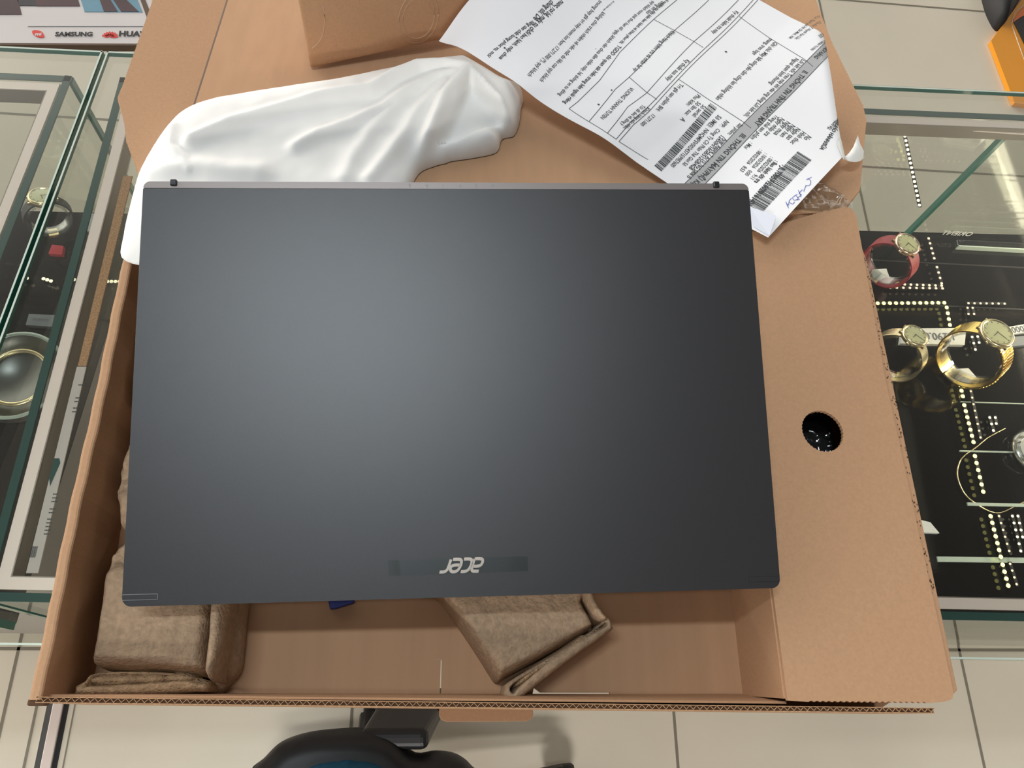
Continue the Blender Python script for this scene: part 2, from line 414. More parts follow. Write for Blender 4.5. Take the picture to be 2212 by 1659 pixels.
# dividing pane on the deck, its green vertical edge seen through the top right
t = thing('glass_divider', 'upright glass divider with dark green edge, behind the red strapped watch', 'glass panel', (526, 500, DZ))
MB().box(526, 880, 499, 503, DZ+.3, TZ-22).build('divider_pane', 'wall_pane', t)
MB().box(522, 526, 498, 504, DZ+.3, TZ-22).build('divider_edge', 'glass_edge', t)
def rt(P): return [tuple(p) for p in P]
# a sign's reflection in the glass, put in as mirrored lettering on the divider
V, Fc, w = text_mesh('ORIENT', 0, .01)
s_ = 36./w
pm('reflected_lettering', [(560+36-v[0]*s_, 498.6, DZ+8+v[1]*s_*1.1) for v in V], [f for f in Fc], 'white_card', t)
# reflection of the box side and its label, put in as coloured strips
t = thing('reflection_strip', 'narrow strip standing in for the reflection of the box side and its label, between the metal rail and the box', 'label', tuple(at(120, 1000, TZ-20)))
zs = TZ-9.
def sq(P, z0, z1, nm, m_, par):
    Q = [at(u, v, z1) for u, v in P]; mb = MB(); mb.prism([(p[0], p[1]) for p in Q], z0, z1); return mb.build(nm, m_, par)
st = sq([(56, 1238), (82, 1238), (186, 792), (166, 792)], zs-1, zs, 'label_reflection', 'cabinet_grey', t)
sq([(168, 790), (186, 790), (286, 380), (266, 380)], zs-1, zs, 'box_reflection', 'cardboard_edge', t)
sq([(106, 1030), (108, 1050), (130, 1000), (128, 990), (117, 990)], zs, zs+.2, 'reflected_mark', 'glass_edge_dark', st)
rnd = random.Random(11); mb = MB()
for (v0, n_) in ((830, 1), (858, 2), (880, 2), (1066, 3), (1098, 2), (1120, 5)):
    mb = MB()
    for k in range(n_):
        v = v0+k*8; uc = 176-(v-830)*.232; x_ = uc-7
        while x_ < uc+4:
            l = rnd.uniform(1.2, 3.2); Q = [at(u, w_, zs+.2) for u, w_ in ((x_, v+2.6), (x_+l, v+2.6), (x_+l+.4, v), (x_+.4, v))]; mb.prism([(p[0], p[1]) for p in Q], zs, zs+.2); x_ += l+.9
    mb.build('reflected_print', 'ink', st)
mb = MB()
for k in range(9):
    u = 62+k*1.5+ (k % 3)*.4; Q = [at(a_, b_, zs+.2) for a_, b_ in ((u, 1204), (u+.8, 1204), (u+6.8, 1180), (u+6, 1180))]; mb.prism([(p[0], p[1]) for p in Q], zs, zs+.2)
mb.build('reflected_barcode', 'ink', st)
# clear bar and screws on bracket
t = thing('steel_bracket', 'small steel corner bracket with two screws, under the top right glass', 'bracket', (486, 486, TZ-24))
p0 = at(2112, 272, TZ-12); br = MB(); br.box(p0[0]-6, p0[0]+45, p0[1]-6, p0[1]+6, TZ-13.4, TZ-12); br.build('plate', 'alu', t, bevel=.4)
for u, v in ((2128, 269), (2179, 272)):
    q = at(u, v, TZ-11); s = MB(); s.lathe((q[0], q[1], TZ-12), (0, 0, 1), [(4.2, 0), (4.2, .8), (3, 1.8), (0, 2)], 20)
    sc = s.build('screw', 'gold_light', t); d = MB(); d.box(q[0]-2.6, q[0]+2.6, q[1]-.4, q[1]+.4, TZ-10.2, TZ-9.9); d.box(q[0]-.4, q[0]+.4, q[1]-2.6, q[1]+2.6, TZ-10.2, TZ-9.9); d.build('cross_slot', 'brown_dark', sc)
# acrylic rails lying on the black deck
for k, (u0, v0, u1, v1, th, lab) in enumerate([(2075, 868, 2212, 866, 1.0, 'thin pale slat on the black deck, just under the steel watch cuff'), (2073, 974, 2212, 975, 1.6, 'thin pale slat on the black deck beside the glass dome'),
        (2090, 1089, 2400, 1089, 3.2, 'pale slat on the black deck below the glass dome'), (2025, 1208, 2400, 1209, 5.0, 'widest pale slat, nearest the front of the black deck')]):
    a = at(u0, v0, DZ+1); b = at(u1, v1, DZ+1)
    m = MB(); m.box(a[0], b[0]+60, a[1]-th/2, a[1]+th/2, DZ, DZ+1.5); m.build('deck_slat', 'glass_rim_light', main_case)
for k, (v, lab) in enumerate(((563, 'dark board joint behind the red strapped watch, on the black deck'), (655, 'dark board joint along the yellow light row on the black deck'))):
    a = at(1900, v, DZ); m = MB(); m.box(a[0]-60, a[0]+420, a[1]-.9, a[1]+.9, DZ, DZ+.6); m.build('deck_groove', 'near_black', main_case)
t = thing('clear_tray', 'flat clear acrylic tray on the black deck at the right photo edge', 'tray', tuple(at(2130, 520, DZ)))
a = at(2067, 517, DZ+6); b = at(2080, 531, DZ+6); m = MB()
m.box(a[0], a[0]+150, b[1], a[1], DZ+.2, DZ+6); m.build('tray_body', 'clear_plastic', t, bevel=1)
MB().box(a[0], a[0]+150, b[1]-1.5, b[1], DZ+.2, DZ+7).build('tray_rim', 'glass_rim_light', t)

# ---------------- small lamps on the deck; some glowing dots stand in for their reflections
def dot_strip(label, runs, m, r=1.5, z=DZ+7.):
    P = []
    for (u0, v0, u1, v1, n) in runs:
        a = at(u0, v0, z); b = at(u1, v1, z)
        P += [a+(b-a)*i/(n-1) for i in range(n)]
    t = thing('lamp_or_glint_dots', label, 'light strip', (P[0][0], P[0][1], DZ), 'small lamps and lamp reflections in the showcase')
    for (u0, v0, u1, v1, n) in runs:
        a = at(u0, v0, z-2.6); b = at(u1, v1, z-2.6); d = (b-a)/np.linalg.norm(b-a); nn = np.array([-d[1], d[0], 0])
        k = MB(); k.obox(a, d, nn, (0, 0, 1), -2, np.linalg.norm(b-a)+2, -1.6, 1.6, -.6, .6); k.build('strip_tape', 'near_black', t)
    me = None
    for p in P:
        if me is None:
            q = MB(); q.lathe((0, 0, -CAM_H*1000), (0, 0, 1), [(0, r*.6), (r*.7, r*.45), (r, 0), (r*.7, -r*.5), (0, -r*.7)], 10); ob = q.build('lamp_or_glint', m, t); me = ob.data
            ob.matrix_parent_inverse = Matrix.Translation(-t.location); ob.location = W(p); first = ob
        else:
            o = first.copy(); COL.objects.link(o); o.location = W(p)
    return t
dot_strip('row of bright yellow lamps turning into a long column, right side of the black deck', [(1896, 655, 2040, 654, 12), (2045, 664, 2052, 702, 4), (2074, 832, 2080, 856, 3), (2083, 875, 2103, 955, 7), (2106, 985, 2124, 1062, 6), (2140, 1115, 2162, 1203, 7), (2166, 1220, 2178, 1265, 4)], 'led_yellow', 2.1)
dot_strip('bent row of paler pinkish lamp reflections, built as glowing dots, beside the red watch strap', [(1923, 621, 2036, 623, 9), (1941, 614, 2034, 617, 8), (2006, 515, 2018, 558, 5), (2024, 577, 2034, 612, 4)], 'led_or_glint_warm', 1.5)
dot_strip('short fading row of pale lamps right of the bright yellow row', [(2092, 655, 2170, 656, 7), (2090, 665, 2092, 678, 2), (2101, 665, 2104, 678, 2)], 'led_or_glint_warm', 1.3)
dot_strip('two pale lamp lines seen inside the gold link watch cuff and beside the dome', [(2100, 728, 2107, 755, 3), (2112, 727, 2115, 740, 2), (2138, 902, 2146, 930, 3), (2150, 902, 2152, 915, 2), (2187, 1115, 2205, 1190, 6), (2199, 1115, 2209, 1160, 4)], 'led_or_glint_white', 1.4)
dot_strip('column of dim pink lamp reflections, built as glowing dots, just right of the bright column', [(2097, 845, 2118, 945, 8), (2158, 1115, 2180, 1190, 6), (2182, 1218, 2196, 1262, 4)], 'led_or_glint_warm', 1.2)
dot_strip('vertical dotted line of glowing dots standing in for lamp reflections in the rear glass, top right', [(1949, 266, 1986, 443, 19)], 'led_or_glint_white', 1.5, -560.)  # lamp reflection in the back glass, put in as glowing dots
dot_strip('pale lamps in the left counter, between two green glass edges', [(38, 599, 58, 601, 2), (94, 602, 110, 607, 3), (160, 604, 176, 605, 2), (232, 608, 258, 608, 4)], 'led_or_glint_white', 1.8)

# ---------------- watches
_r3 = R @ np.array([1., 0, 0])
def watch(label, c, rx, ry, tilt, dirn, w, strap_m, case_ang, case_r, case_m, cuff_r=None, links=False, strap_span=(0, 360), group='watches in the showcase'):
    """c: centre of the ring (mm); ax: ring axis; the band is an oval of half sizes rx (along e1), ry (along e2)"""
    c = np.array(c, float); v_ = -c/np.linalg.norm(c); r_ = _r3-v_*(_r3@v_); r_ /= np.linalg.norm(r_); u_ = np.cross(v_, r_)
    dd = r_*math.cos(math.radians(dirn))+u_*math.sin(math.radians(dirn))      # where the watch face looks to, seen from the counter side
    st, ct = math.sin(math.radians(tilt)), math.cos(math.radians(tilt))
    ax = v_*ct-dd*st; e1 = v_*st+dd*ct; e2 = np.cross(ax, e1); ux = dd; case_ang = 0
    t = thing('wrist_watch', label, 'watch', (c[0], c[1], DZ), group)
    def ringpt(a, off=0., s=0.): return c+e1*math.cos(a)*(rx+off)+e2*math.sin(a)*(ry+off)+ax*s
    def band(a0, a1, th, off, ww, n, name, m, par):
        b = MB(); V = []
        for i in range(n+1):
            a = a0+(a1-a0)*i/n
            for (o_, s_) in ((off, -ww/2), (off+th, -ww/2), (off+th, ww/2), (off, ww/2)): V.append(ringpt(a, o_, s_))
        Fc = []
        for i in range(n):
            for j in range(4): k = (j+1) % 4; Fc.append((i*4+j, (i+1)*4+j, (i+1)*4+k, i*4+k))
        Fc += [(3, 2, 1, 0), (n*4, n*4+1, n*4+2, n*4+3)]
        b.add(V, Fc, 0, False); return b.build(name, m, par, bevel=.3)
    ca = math.radians(case_ang); D = math.radians
    band(ca+D(18), ca+D(165), 1.6, 0, w, 30, 'strap', strap_m, t)
    sb = band(ca-D(18), ca-D(170), 1.6, 0, w, 30, 'strap', strap_m, t)
    if links:
        lk = MB()
        for i in range(24):
            a = ca-D(20)-D(6.1)*i
            for j in range(3):
                s0 = -w/2+j*w/3+.4; p = ringpt(a, 1.6, s0+w/6-.4); tt = ringpt(a+.01, 1.6, 0)-ringpt(a, 1.6, 0); tt /= np.linalg.norm(tt)
                nn = np.cross(ax, tt); nn = nn if nn@(p-c) > 0 else -nn
                lk.obox(p+tt*(.9 if j % 2 else 0), tt, ax, nn, -1.35, 1.35, -w/6+.35, w/6-.35, -.2, .7)
        lk.build('links', 'gold', t, bevel=.25)
    # clasp
    ka = ca+math.pi; cl = band(ka-.22, ka+.22, 2.4, -.4, w*.92, 6, 'clasp', case_m, t)
    # clear C shaped cuff inside
    band(ca+D(28), ca+D(332), 1.4, -3.6, w*.8, 40, 'cuff', 'clear_plastic', t)
    # case, bezel, dial, hands, crown
    p = ringpt(ca, 1., 0); nrm = e1*math.cos(ca)*ry+e2*math.sin(ca)*rx; nrm /= np.linalg.norm(nrm)
    r = case_r; cs = MB(); cs.lathe(p, nrm, [(0, -1), (r*.9, -1), (r, .5), (r, 4.), (r*.93, 5.2), (r*.86, 5.4), (r*.84, 4.6), (0, 4.5)], 40)
    co = cs.build('case', case_m, t)
    dl = MB(); dl.lathe(p+nrm*4.7, nrm, [(0, .1), (r*.8, 0)], 40); do = dl.build('dial', 'dial_cream', t)
    td = np.cross(nrm, ax); hd = MB(); hd.obox(p+nrm*4.9, td, ax, nrm, -1, r*.6, -.25, .25, 0, .15); hd.obox(p+nrm*4.9, ax, td, nrm, -1, r*.42, -.3, .3, 0, .15)
    for i in range(12):
        a = i*math.pi/6; d = td*math.cos(a)+ax*math.sin(a); e = np.cross(nrm, d); hd.obox(p+nrm*4.8, d, e, nrm, r*.66, r*.76, -.25, .25, 0, .15)
    hd.build('hands', 'brown_dark', do)
    gl = MB(); gl.lathe(p+nrm*5.5, nrm, [(0, .5), (r*.5, .35), (r*.84, 0)], 40); gl.build('crystal', 'film', t)
    cr = MB(); cr.lathe(p+nrm*2+ax*(r*.95), ax, [(1.5, 0), (1.6, 2.4), (0, 2.6)], 14); cr.build('crown', case_m, co)
    for sg in (-1, 1):
        lg = MB()
        for s2 in (-1, 1): lg.obox(p+ax*s2*w*.42, td, ax, nrm, sg*r*.8-(1.2), sg*r*.8+3.2*sg+1.2*(0), -.9, .9, 0, 2.6) if sg > 0 else lg.obox(p+ax*s2*w*.42, td, ax, nrm, -r*.8-3.2, -r*.8+1.2, -.9, .9, 0, 2.6)
        lg.build('lugs', case_m, co)
    return t
axw = (-.42, -.30, .86)
c1 = at(1922, 566, DZ+31)
watch('gold watch with a red leather strap, the rearmost on the black deck', c1, 27, 25, 40, 50, 17, 'red_leather', 52, 13.5, 'rose_gold')
c2 = at(1938, 768, DZ+30)
watch('small gold mesh band watch half hidden behind the cardboard edge', c2, 28, 25, 40, 52, 13, 'gold_light', 50, 13, 'gold_light')
c3 = at(2102, 768, DZ+38)
watch('large gold link bracelet watch on a clear cuff, right photo side', c3, 34, 30, 40, 48, 20, 'gold', 62, 17, 'gold_light', links=True)
t = watch('round steel watch on a black strap in the left counter', at(104, 468, DZ+34), 20, 20, 40, 100, 11, 'charcoal', 110, 12, 'gold_light')
# clear round dish with coiled bracelet, left
def dish(label, u, v, rr, z):
    c = at(u, v, z); t = thing('clear_stand', label, 'display stand', (c[0], c[1], DZ), 'round clear stands in the showcases')
    m = MB(); m.lathe((c[0], c[1], DZ), (0, 0, 1), [(0, 1), (rr*.92, 1), (rr, 3), (rr, 14), (rr-2.5, 15), (rr-3, 5), (0, 4)], 48); m.build('dish', 'frosted', t)
    m = MB(); m.lathe((c[0], c[1], DZ+14), (0, 0, 1), [(rr-3, 0), (rr-1.5, 1.6), (rr+.4, 0)], 48); m.build('dish_rim', 'glass_rim_light', t)
    m = MB(); m.tube([(c[0]+rr*.62*math.cos(a), c[1]+rr*.62*math.sin(a), DZ+8) for a in np.linspace(0, 5.6, 40)], 2.2, 8); m.build('bangle', 'gold_light', t)
dish('round clear stand holding a pale gold bangle, left counter', 38, 815, 43, DZ+8)
# glass dome, right edge
c = at(2240, 968, DZ+10); t = thing('glass_dome', 'silvery glass dome cut by the right photo edge', 'dome', (c[0], c[1], DZ))
m = MB(); m.lathe((c[0], c[1], DZ), (0, 0, 1), [(24, 0)]+[(24*math.cos(a), 4+22*math.sin(a)) for a in np.linspace(0, math.pi/2, 12)], 48); m.build('dome', 'clear_plastic', t)
m = MB(); m.lathe((c[0], c[1], DZ), (0, 0, 1), [(0, 6), (19, 6), (21, 3), (21, 0)], 48); m.build('base', 'steel', t)
m = MB(); m.lathe((c[0], c[1], DZ+6.2), (0, 0, 1), [(0, .4), (14, .3), (14.5, 0)], 40); m.build('disc', 'white_card', t)
# fine chain looping on the deck
P = catmull([at(2172, 925, DZ+1), at(2135, 945, DZ+1), at(2110, 965, DZ+1), at(2078, 990, DZ+1), at(2068, 1020, DZ+1), at(2075, 1050, DZ+1), at(2095, 1078, DZ+1), at(2150, 1108, DZ+1), at(2200, 1090, DZ+1), at(2260, 1060, DZ+1)], 10)
m = MB(); m.tube(P, .55, 6)
tag(m.build('bracelet_chain', 'gold_light'), 'thin gold chain looping on the black deck left of the dome', 'chain')
# price tags
def ptag(label, Q, txt, tm='white_card', z=DZ+5, tz=5, name='price_tag'):
    P = [at(u, v, z) for u, v in Q]; c = sum(P)/4; t = thing(name, label, 'tag', (c[0], c[1], DZ), 'tags in the showcase')
    m = MB(); m.hexa([(p[0], p[1], z-tz) for p in P], [(p[0], p[1], z) for p in P]); o = m.build('card', tm, t, bevel=.3)
    if txt:
        V, Fc, w = text_mesh(txt, 0, .01); a = P[0]*.8+P[2]*.2; ex = (P[1]-P[0]); L = np.linalg.norm(ex)*.62; ex /= np.linalg.norm(ex); ey = np.array([-ex[1], ex[0], 0]); s = L/w
        o_ = c-ex*L/2-ey*s*.35
        # the tag is read from the shopkeeper's side: turned half round
        pm('figures', [c+ex*L/2+ey*s*.3-ex*v[0]*s-ey*v[1]*s+np.array([0, 0, .35]) for v in V], Fc, 'ink_light', t)
    return t
ptag('white price tag between the small gold watch and the gold link watch', [(1945, 742), (2084, 745), (2088, 708), (1950, 709)], '1.290.000')
ptag('white price tag touching the right photo edge', [(2168, 724), (2260, 712), (2260, 692), (2166, 708)], '990.000')
ptag('white card under the clasp of the gold link watch', [(2090, 825), (2122, 828), (2092, 795), (2055, 797)], None, z=DZ+4)
ptag('grey folded card lying right of the gold link watch', [(2172, 750), (2260, 740), (2260, 722), (2176, 728)], None, 'grey_card')
ptag('white card under the red strapped watch', [(1885, 605), (1925, 608), (1915, 580), (1880, 582)], None)
ptag('small white tag tip showing past the cardboard box edge, on the black deck', [(1985, 1150), (2030, 1152), (2010, 1128), (1985, 1122)], None)
ptag('red tag in the left counter below the steel watch', [(104, 548), (134, 550), (137, 531), (112, 528)], None, 'red_paper')
ptag('grey price strip in the left counter above the round clear stand', [(55, 702), (112, 706), (118, 680), (62, 678)], 'ooaoe', 'grey_card')
ptag('white label in the left counter, under the glass seam', [(188, 500), (204, 500), (210, 462), (196, 460)], None)

# ================================================================== BEHIND: sign board, orange display, chair
SB = -640.
def sp(u, v): return at(u, v, SB)
t = thing('brand_sign', 'white sign board with phone brand logos and photo panels behind the counter, top left', 'sign', tuple(sp(150, 40)))
def slab(Q, z0, z1, nm, m, par, f=sp):
    P = [f(u, v) for u, v in Q]; mb = MB(); mb.prism([(p[0], p[1]) for p in P], z0, z1); return mb.build(nm, m, par)
slab([(-120, 94), (365, 96), (290, -80), (-160, -80)], SB-6, SB, 'board', 'sign_white', t)
slab([(-120, 98), (365, 100), (365, 96), (-120, 94)], SB-7, SB+1, 'bottom_rail', 'brown_dark', t)
slab([(330, 72), (338, 60), (302, -30), (292, -30)], SB-2, SB+.8, 'side_trim', 'brown_dark', t)
slab([(-60, 32), (47, 32), (32, -30), (-60, -30)], SB, SB+.6, 'photo_panel', 'sign_dark', t)
slab([(43, 13), (113, 14), (95, -30), (25, -30)], SB, SB+.6, 'photo_panel', 'charcoal', t)
slab([(80, 14), (173, 14), (160, -30), (70, -30)], SB+.1, SB+.7, 'photo_panel', 'sign_dark', t)
slab([(183, 26), (308, 27), (285, -30), (165, -30)], SB, SB+.6, 'photo_panel', 'sign_blue', t)
for Q in ([(225, 26), (255, 26), (232, -10), (212, -10)], [(262, 26), (300, 26), (262, -10), (238, -10)]): slab(Q, SB+.6, SB+1, 'dark_figure', 'sign_dark', t)
slab([(60, 58), (330, 58), (329, 57.2), (64, 57.2)], SB, SB+.4, 'rule_line', 'ink_light', t)
def sign_text(s, u0, v0, u1, v1, hs, m, par, nm='lettering'):
    V, Fc, w = text_mesh(s, 0, .045); a = sp(u0, v0); b = sp(u1, v1); L = np.linalg.norm(b-a); ex = (b-a)/L; ey = np.array([-ex[1]+.0, ex[0], 0]); k = L/w
    pm(nm, [a+ex*v[0]*k+ey*v[1]*k*hs+np.array([0, 0, .8]) for v in V], Fc, m, par)
sign_text('SAMSUNG', 119, 79, 200, 79, 1., 'near_black', t)
sign_text('HUAWEI', 257, 79, 340, 80, 1., 'near_black', t)
P = catmull([sp(70, 68), sp(78, 66), sp(90, 69), sp(96, 78), sp(93, 82), sp(82, 81), sp(72, 75)], 5, True)
mb = MB(); mb.prism([(p[0], p[1]) for p in P], SB, SB+.6); lo = mb.build('round_logo', 'logo_red', t)
sign_text('mi', 76, 78, 90, 78, .9, 'sign_white', t)
mb = MB()
for k in range(8):
    a = math.radians(18+k*20.5); c = sp(237, 82); ex = np.array([math.cos(a), math.sin(a), 0]); ey = np.array([-math.sin(a), math.cos(a), 0])
    mb.prism([tuple((c+ex*r_+ey*q_)[:2]) for r_, q_ in ((1., 0), (4., -1.3), (7.6, -1.), (8.6, 0), (7.6, 1.), (4., 1.3))], SB, SB+.5)
mb.build('petal_logo', 'logo_red', t)
# orange display box beyond the counter, right
OZ = FZ+14.
t = thing('display_bag', 'orange carrier bag with black panel beyond the counter, top right corner', 'bag', tuple(at(2190, 100, OZ)))
so = lambda u, v: at(u, v, OZ)
slab([(2141, 88), (2192, 222), (2330, 240), (2330, -60), (2235, -40)], OZ-13.2, OZ, 'body', 'orange', t, so)
slab([(2187, 44), (2262, 200), (2330, 180), (2330, -20), (2240, 8)], OZ, OZ+1.2, 'black_panel', 'near_black', t, so)
slab([(2184, 52), (2202, 24), (2240, -6), (2240, 20), (2204, 38)], OZ+1.2, OZ+2, 'orange_patch', 'orange_red', t, so)
mb = MB(); mb.tube([tuple(so(2184, 54)+np.array([0, 0, 2])), tuple(so(2222, 160)+np.array([0, 0, 2]))], .8, 6); mb.tube([tuple(so(2184, 54)+np.array([0, 0, 2])), tuple(so(2190, 30)+np.array([0, 0, 2])), tuple(so(2240, -12)+np.array([0, 0, 2]))], .8, 6); mb.build('white_piping', 'white_card', t)
t = thing('backpack', 'black bag standing on the floor behind the orange one, top right', 'bag', tuple(at(2170, 0, FZ)))
c = at(2200, -20, FZ+60)
o = relief('body', catmull([at(2112, -60, FZ), at(2120, 0, FZ), at(2135, 45, FZ), at(2156, 68, FZ), at(2186, 26, FZ), at(2222, -40, FZ), at(2222, -90, FZ), at(2180, -110, FZ)], 8, True),
    lambda X, Y, D: FZ+60*np.sqrt(np.clip(1-(1-np.clip(D/40, 0, 1))**2, 0, 1)), 'near_black', t, 12, lambda x, y: FZ+1)
# office chair below the front edge of the counter
CZ = -1000.
t = thing('office_chair', 'black plastic stool with blue cushion under the counter front, bottom of photo', 'chair', tuple(at(780, 1700, FZ)))
cp = lambda u, v, z=CZ: at(u, v, z)
outl = catmull([cp(528, 1672), cp(560, 1640), cp(600, 1603), cp(660, 1582), cp(730, 1574), cp(790, 1573), cp(850, 1590), cp(895, 1628), cp(940, 1624), cp(985, 1630), cp(1020, 1655), cp(1040, 1700), cp(1030, 1900), cp(800, 1990), cp(560, 1900), cp(515, 1760)], 8, True)
relief('seat_shell', outl, lambda X, Y, D: CZ-28+26*np.sqrt(np.clip(1-(1-np.clip(D/26, 0, 1))**2, 0, 1)), 'chair_plastic', t, 6, lambda x, y: CZ-45)
outb = catmull([cp(655, 1668), cp(690, 1648), cp(745, 1640), cp(800, 1645), cp(850, 1672), cp(880, 1740), cp(860, 1860), cp(760, 1900), cp(660, 1850), cp(640, 1740)], 8, True)
relief('cushion', outb, lambda X, Y, D: CZ-6+22*np.sqrt(np.clip(1-(1-np.clip(D/24, 0, 1))**2, 0, 1)), 'blue_fabric', t, 5, lambda x, y: CZ-20)
mb = MB(); a = at(850, 1600, CZ-10); b = at(880, 1545, CZ-130); e = at(905, 1500, CZ-260)
for s1, s2, wa in ((a, b, (40, 44)), (b, e, (44, 46))):
    d = s2-s1; L = np.linalg.norm(d); d /= L; x_ = np.cross(d, [0, 1, 0]); x_ /= np.linalg.norm(x_); y_ = np.cross(x_, d)
    mb.hexa([s1+x_*sx*wa[0]+y_*sy*12 for sx, sy in ((-1, -1), (1, -1), (1, 1), (-1, 1))], [s2+x_*sx*wa[1]+y_*sy*10 for sx, sy in ((-1, -1), (1, -1), (1, 1), (-1, 1))])
mb.build('support_arm', 'chair_plastic', t, bevel=9, seg=4)
g = at(790, 1760, FZ+90); mb = MB(); mb.lathe((g[0], g[1], FZ+80), (0, 0, 1), [(34, 0), (34, 40), (20, 60), (20, 330), (0, 330)], 24); mb.build('column', 'steel', t)
for k in range(5):
    a_ = math.radians(20+72*k); q = g+np.array([math.cos(a_)*140, math.sin(a_)*140, 0])
    if k == 0: q = at(1215, 1672, FZ+60)
    mb = MB(); mb.tube([(g[0], g[1], FZ+105), (.5*(g[0]+q[0]), .5*(g[1]+q[1]), FZ+92), (q[0], q[1], FZ+70)], [26, 20, 15], 10); lg = mb.build('leg', 'chair_plastic', t)
    mb = MB(); d_ = np.array([q[1]-g[1], g[0]-q[0], 0]); d_ /= np.linalg.norm(d_); mb.lathe(np.array([q[0], q[1], FZ+27])-d_*11, d_, [(0, 0), (22, 0), (26, 4), (26, 18), (22, 22), (0, 22)], 20); mb.build('caster', 'near_black', lg)

# ================================================================== THE CARDBOARD BOX
BX0, BX1, BY0, BY1, BT = -202., 300., 5., 338., -453.     # outer size and rim height
BF = TZ+3.4                                               # inner floor
CXL = 199.
cm = ['cardboard', 'cardboard_edge', 'cardboard_flute', 'score_mark', 'cardboard_lined']
box = thing('shipping_box', 'open brown cardboard laptop box on the glass counter, lid folded back', 'box', (50, 170, TZ))
# floor panel with the slit near the front
sx0 = at(1150, 1503, BF)[0]; sx1 = at(1318, 1505, BF)[0]
tx0 = at(950, 1500, BF)[0]; tx1 = at(1150, 1500, BF)[0]
ty1 = at(1050, 1425, BF)[1]
m = MB(); plate(m, [(BX0+2, BY0+7), (tx0, BY0+7), (tx0, ty1), (tx0+.7, ty1), (tx0+.7, BY0+7), (tx1, BY0+7), (tx1+1, BY0+7+4), (tx1+5, BY0+7+1.2), (sx1, BY0+7+1), (sx1, BY0+7), (BX1-4, BY0+7), (BX1-4, BY1-3), (BX0+2, BY1-3)], [], 3., (0, 0, BF), (1, 0, 0), (0, 1, 0), (0, 0, 1))
m.build('bottom_panel', 'cardboard_lined', box)
m = MB(); m.prism([(BX0+2, BY0+4), (BX1-15, BY0-3.5), (BX1-6, BY0+1), (BX1-6, BY0+8), (sx1+1, BY0+8), (sx1+1, BY0+6), (tx1-2, BY0+6), (tx1-2, BY0+8), (BX0+2, BY0+8)], BF-3.2, BF-.4); m.build('bottom_edge', 'cardboard', box)
m = MB(); m.box(CXL-60, BX1-8, 292, BY1, BT-6.6, BT-3.4); m.build('hinge_board', 'cardboard', box)
m = MB(); m.box(tx0+1, tx1-60, ty1-.4, ty1+.6, BF, BF+.25); m.build('score_line', 'score_mark', box)
# front wall: single corrugated board, fluted cut on top
def fluted(mb, a, b, zt, th, nrm, depth=0.6, mi_in=2, pitch=3.8):
    """liner, liner and the wave between them along the cut edge a-b (2D), nrm = thickness direction"""
    a = np.array(a, float); b = np.array(b, float); L = np.linalg.norm(b-a); t_ = (b-a)/L; n_ = np.array(nrm, float)
    ex = (t_[0], t_[1], 0); ey = (n_[0], n_[1], 0)
    mb.obox((a[0], a[1], zt), ex, ey, (0, 0, 1), 0, L, 0, .45, -1.2, 0, 1)
    mb.obox((a[0], a[1], zt), ex, ey, (0, 0, 1), 0, L, th-.45, th, -1.2, 0, 1)
    n = int(L/pitch*2); V = []; Fc = []
    for i in range(n+1):
        s = L*i/n; q = .5 + (th-1.0)*(i % 2); p = a+t_*s+n_*q
        p2 = p+n_*.35
        V += [(p[0], p[1], zt), (p2[0], p2[1], zt), (p2[0], p2[1], zt-1.2), (p[0], p[1], zt-1.2)]
    for i in range(n):
        k = 4*i; Fc += [(k, k+4, k+5, k+1), (k+1, k+5, k+6, k+2), (k+3, k+7, k+4, k)]
    mb.add(V, Fc, 1)
FW0 = np.array([BX0+4, BY0+2.6]); FW1 = np.array([BX1-16, BY0-5.2]); fl0 = np.linalg.norm(FW1-FW0); fx = (FW1-FW0)/fl0; fy = np.array([-fx[1], fx[0]])
m = MB(); m.obox((FW0[0], FW0[1], 0), (fx[0], fx[1], 0), (fy[0], fy[1], 0), (0, 0, 1), 0, fl0, 0, 3, BF-3, BT-1.1); m.obox((FW0[0], FW0[1], 0), (fx[0], fx[1], 0), (fy[0], fy[1], 0), (0, 0, 1), .2, fl0-.2, .3, 2.7, BT-1.1, BT-1.0, 2)
fluted(m, tuple(FW0), tuple(FW1), BT, 3., tuple(fy))
fw = m.build('front_wall', ['cardboard', 'cardboard_edge', 'cardboard_flute'], box)
# front inner roll-over (sloping inner face that meets the floor)
m = MB(); m.hexa([(BX0+6, BY0+5.6, BF-2), (BX1-98, BY0+.4, BF-2), (BX1-98, BY0+6.8, BF-2), (BX0+6, BY0+9, BF-2)], [(BX0+6, BY0+5.6, BT-9), (BX1-98, BY0+.4, BT-9), (BX1-98, BY0+1.6, BT-9), (BX0+6, BY0+6.8, BT-9)])
m.build('inner_front_wall', 'cardboard', box)
# left wall: double rolled board with rounded top
prof = [(0, BF-3), (0, BT-1.2), (.6, BT-.3), (1.8, BT), (4.6, BT), (5.6, BT-.4), (6.1, BT-1.4), (6.1, BF-3)]
yy = np.linspace(BY0+4, BY1-32, 40); V = []; Fc = []; n = len(prof)
for i, y in enumerate(yy):
    for p in prof: V.append((BX0+p[0]+.35*math.sin(y*.045)+.25*math.sin(y*.21), y, p[1]))
for i in range(len(yy)-1):
    for j in range(n-1): Fc.append((i*n+j, i*n+j+1, (i+1)*n+j+1, (i+1)*n+j))
Fc += [tuple(range(n-1, -1, -1)), tuple(range((len(yy)-1)*n, len(yy)*n))]
pm('left_wall', V, Fc, 'cardboard', box, False)
m = MB(); m.obox((BX0-.5, BY0+1.2, BT-3), (1, 0, 0), (0, 1, 0), (0, 0, 1), 0, 9, 0, 3.4, -4, 2.2); m.build('corner_tear', 'cardboard_flute', box, bevel=1)
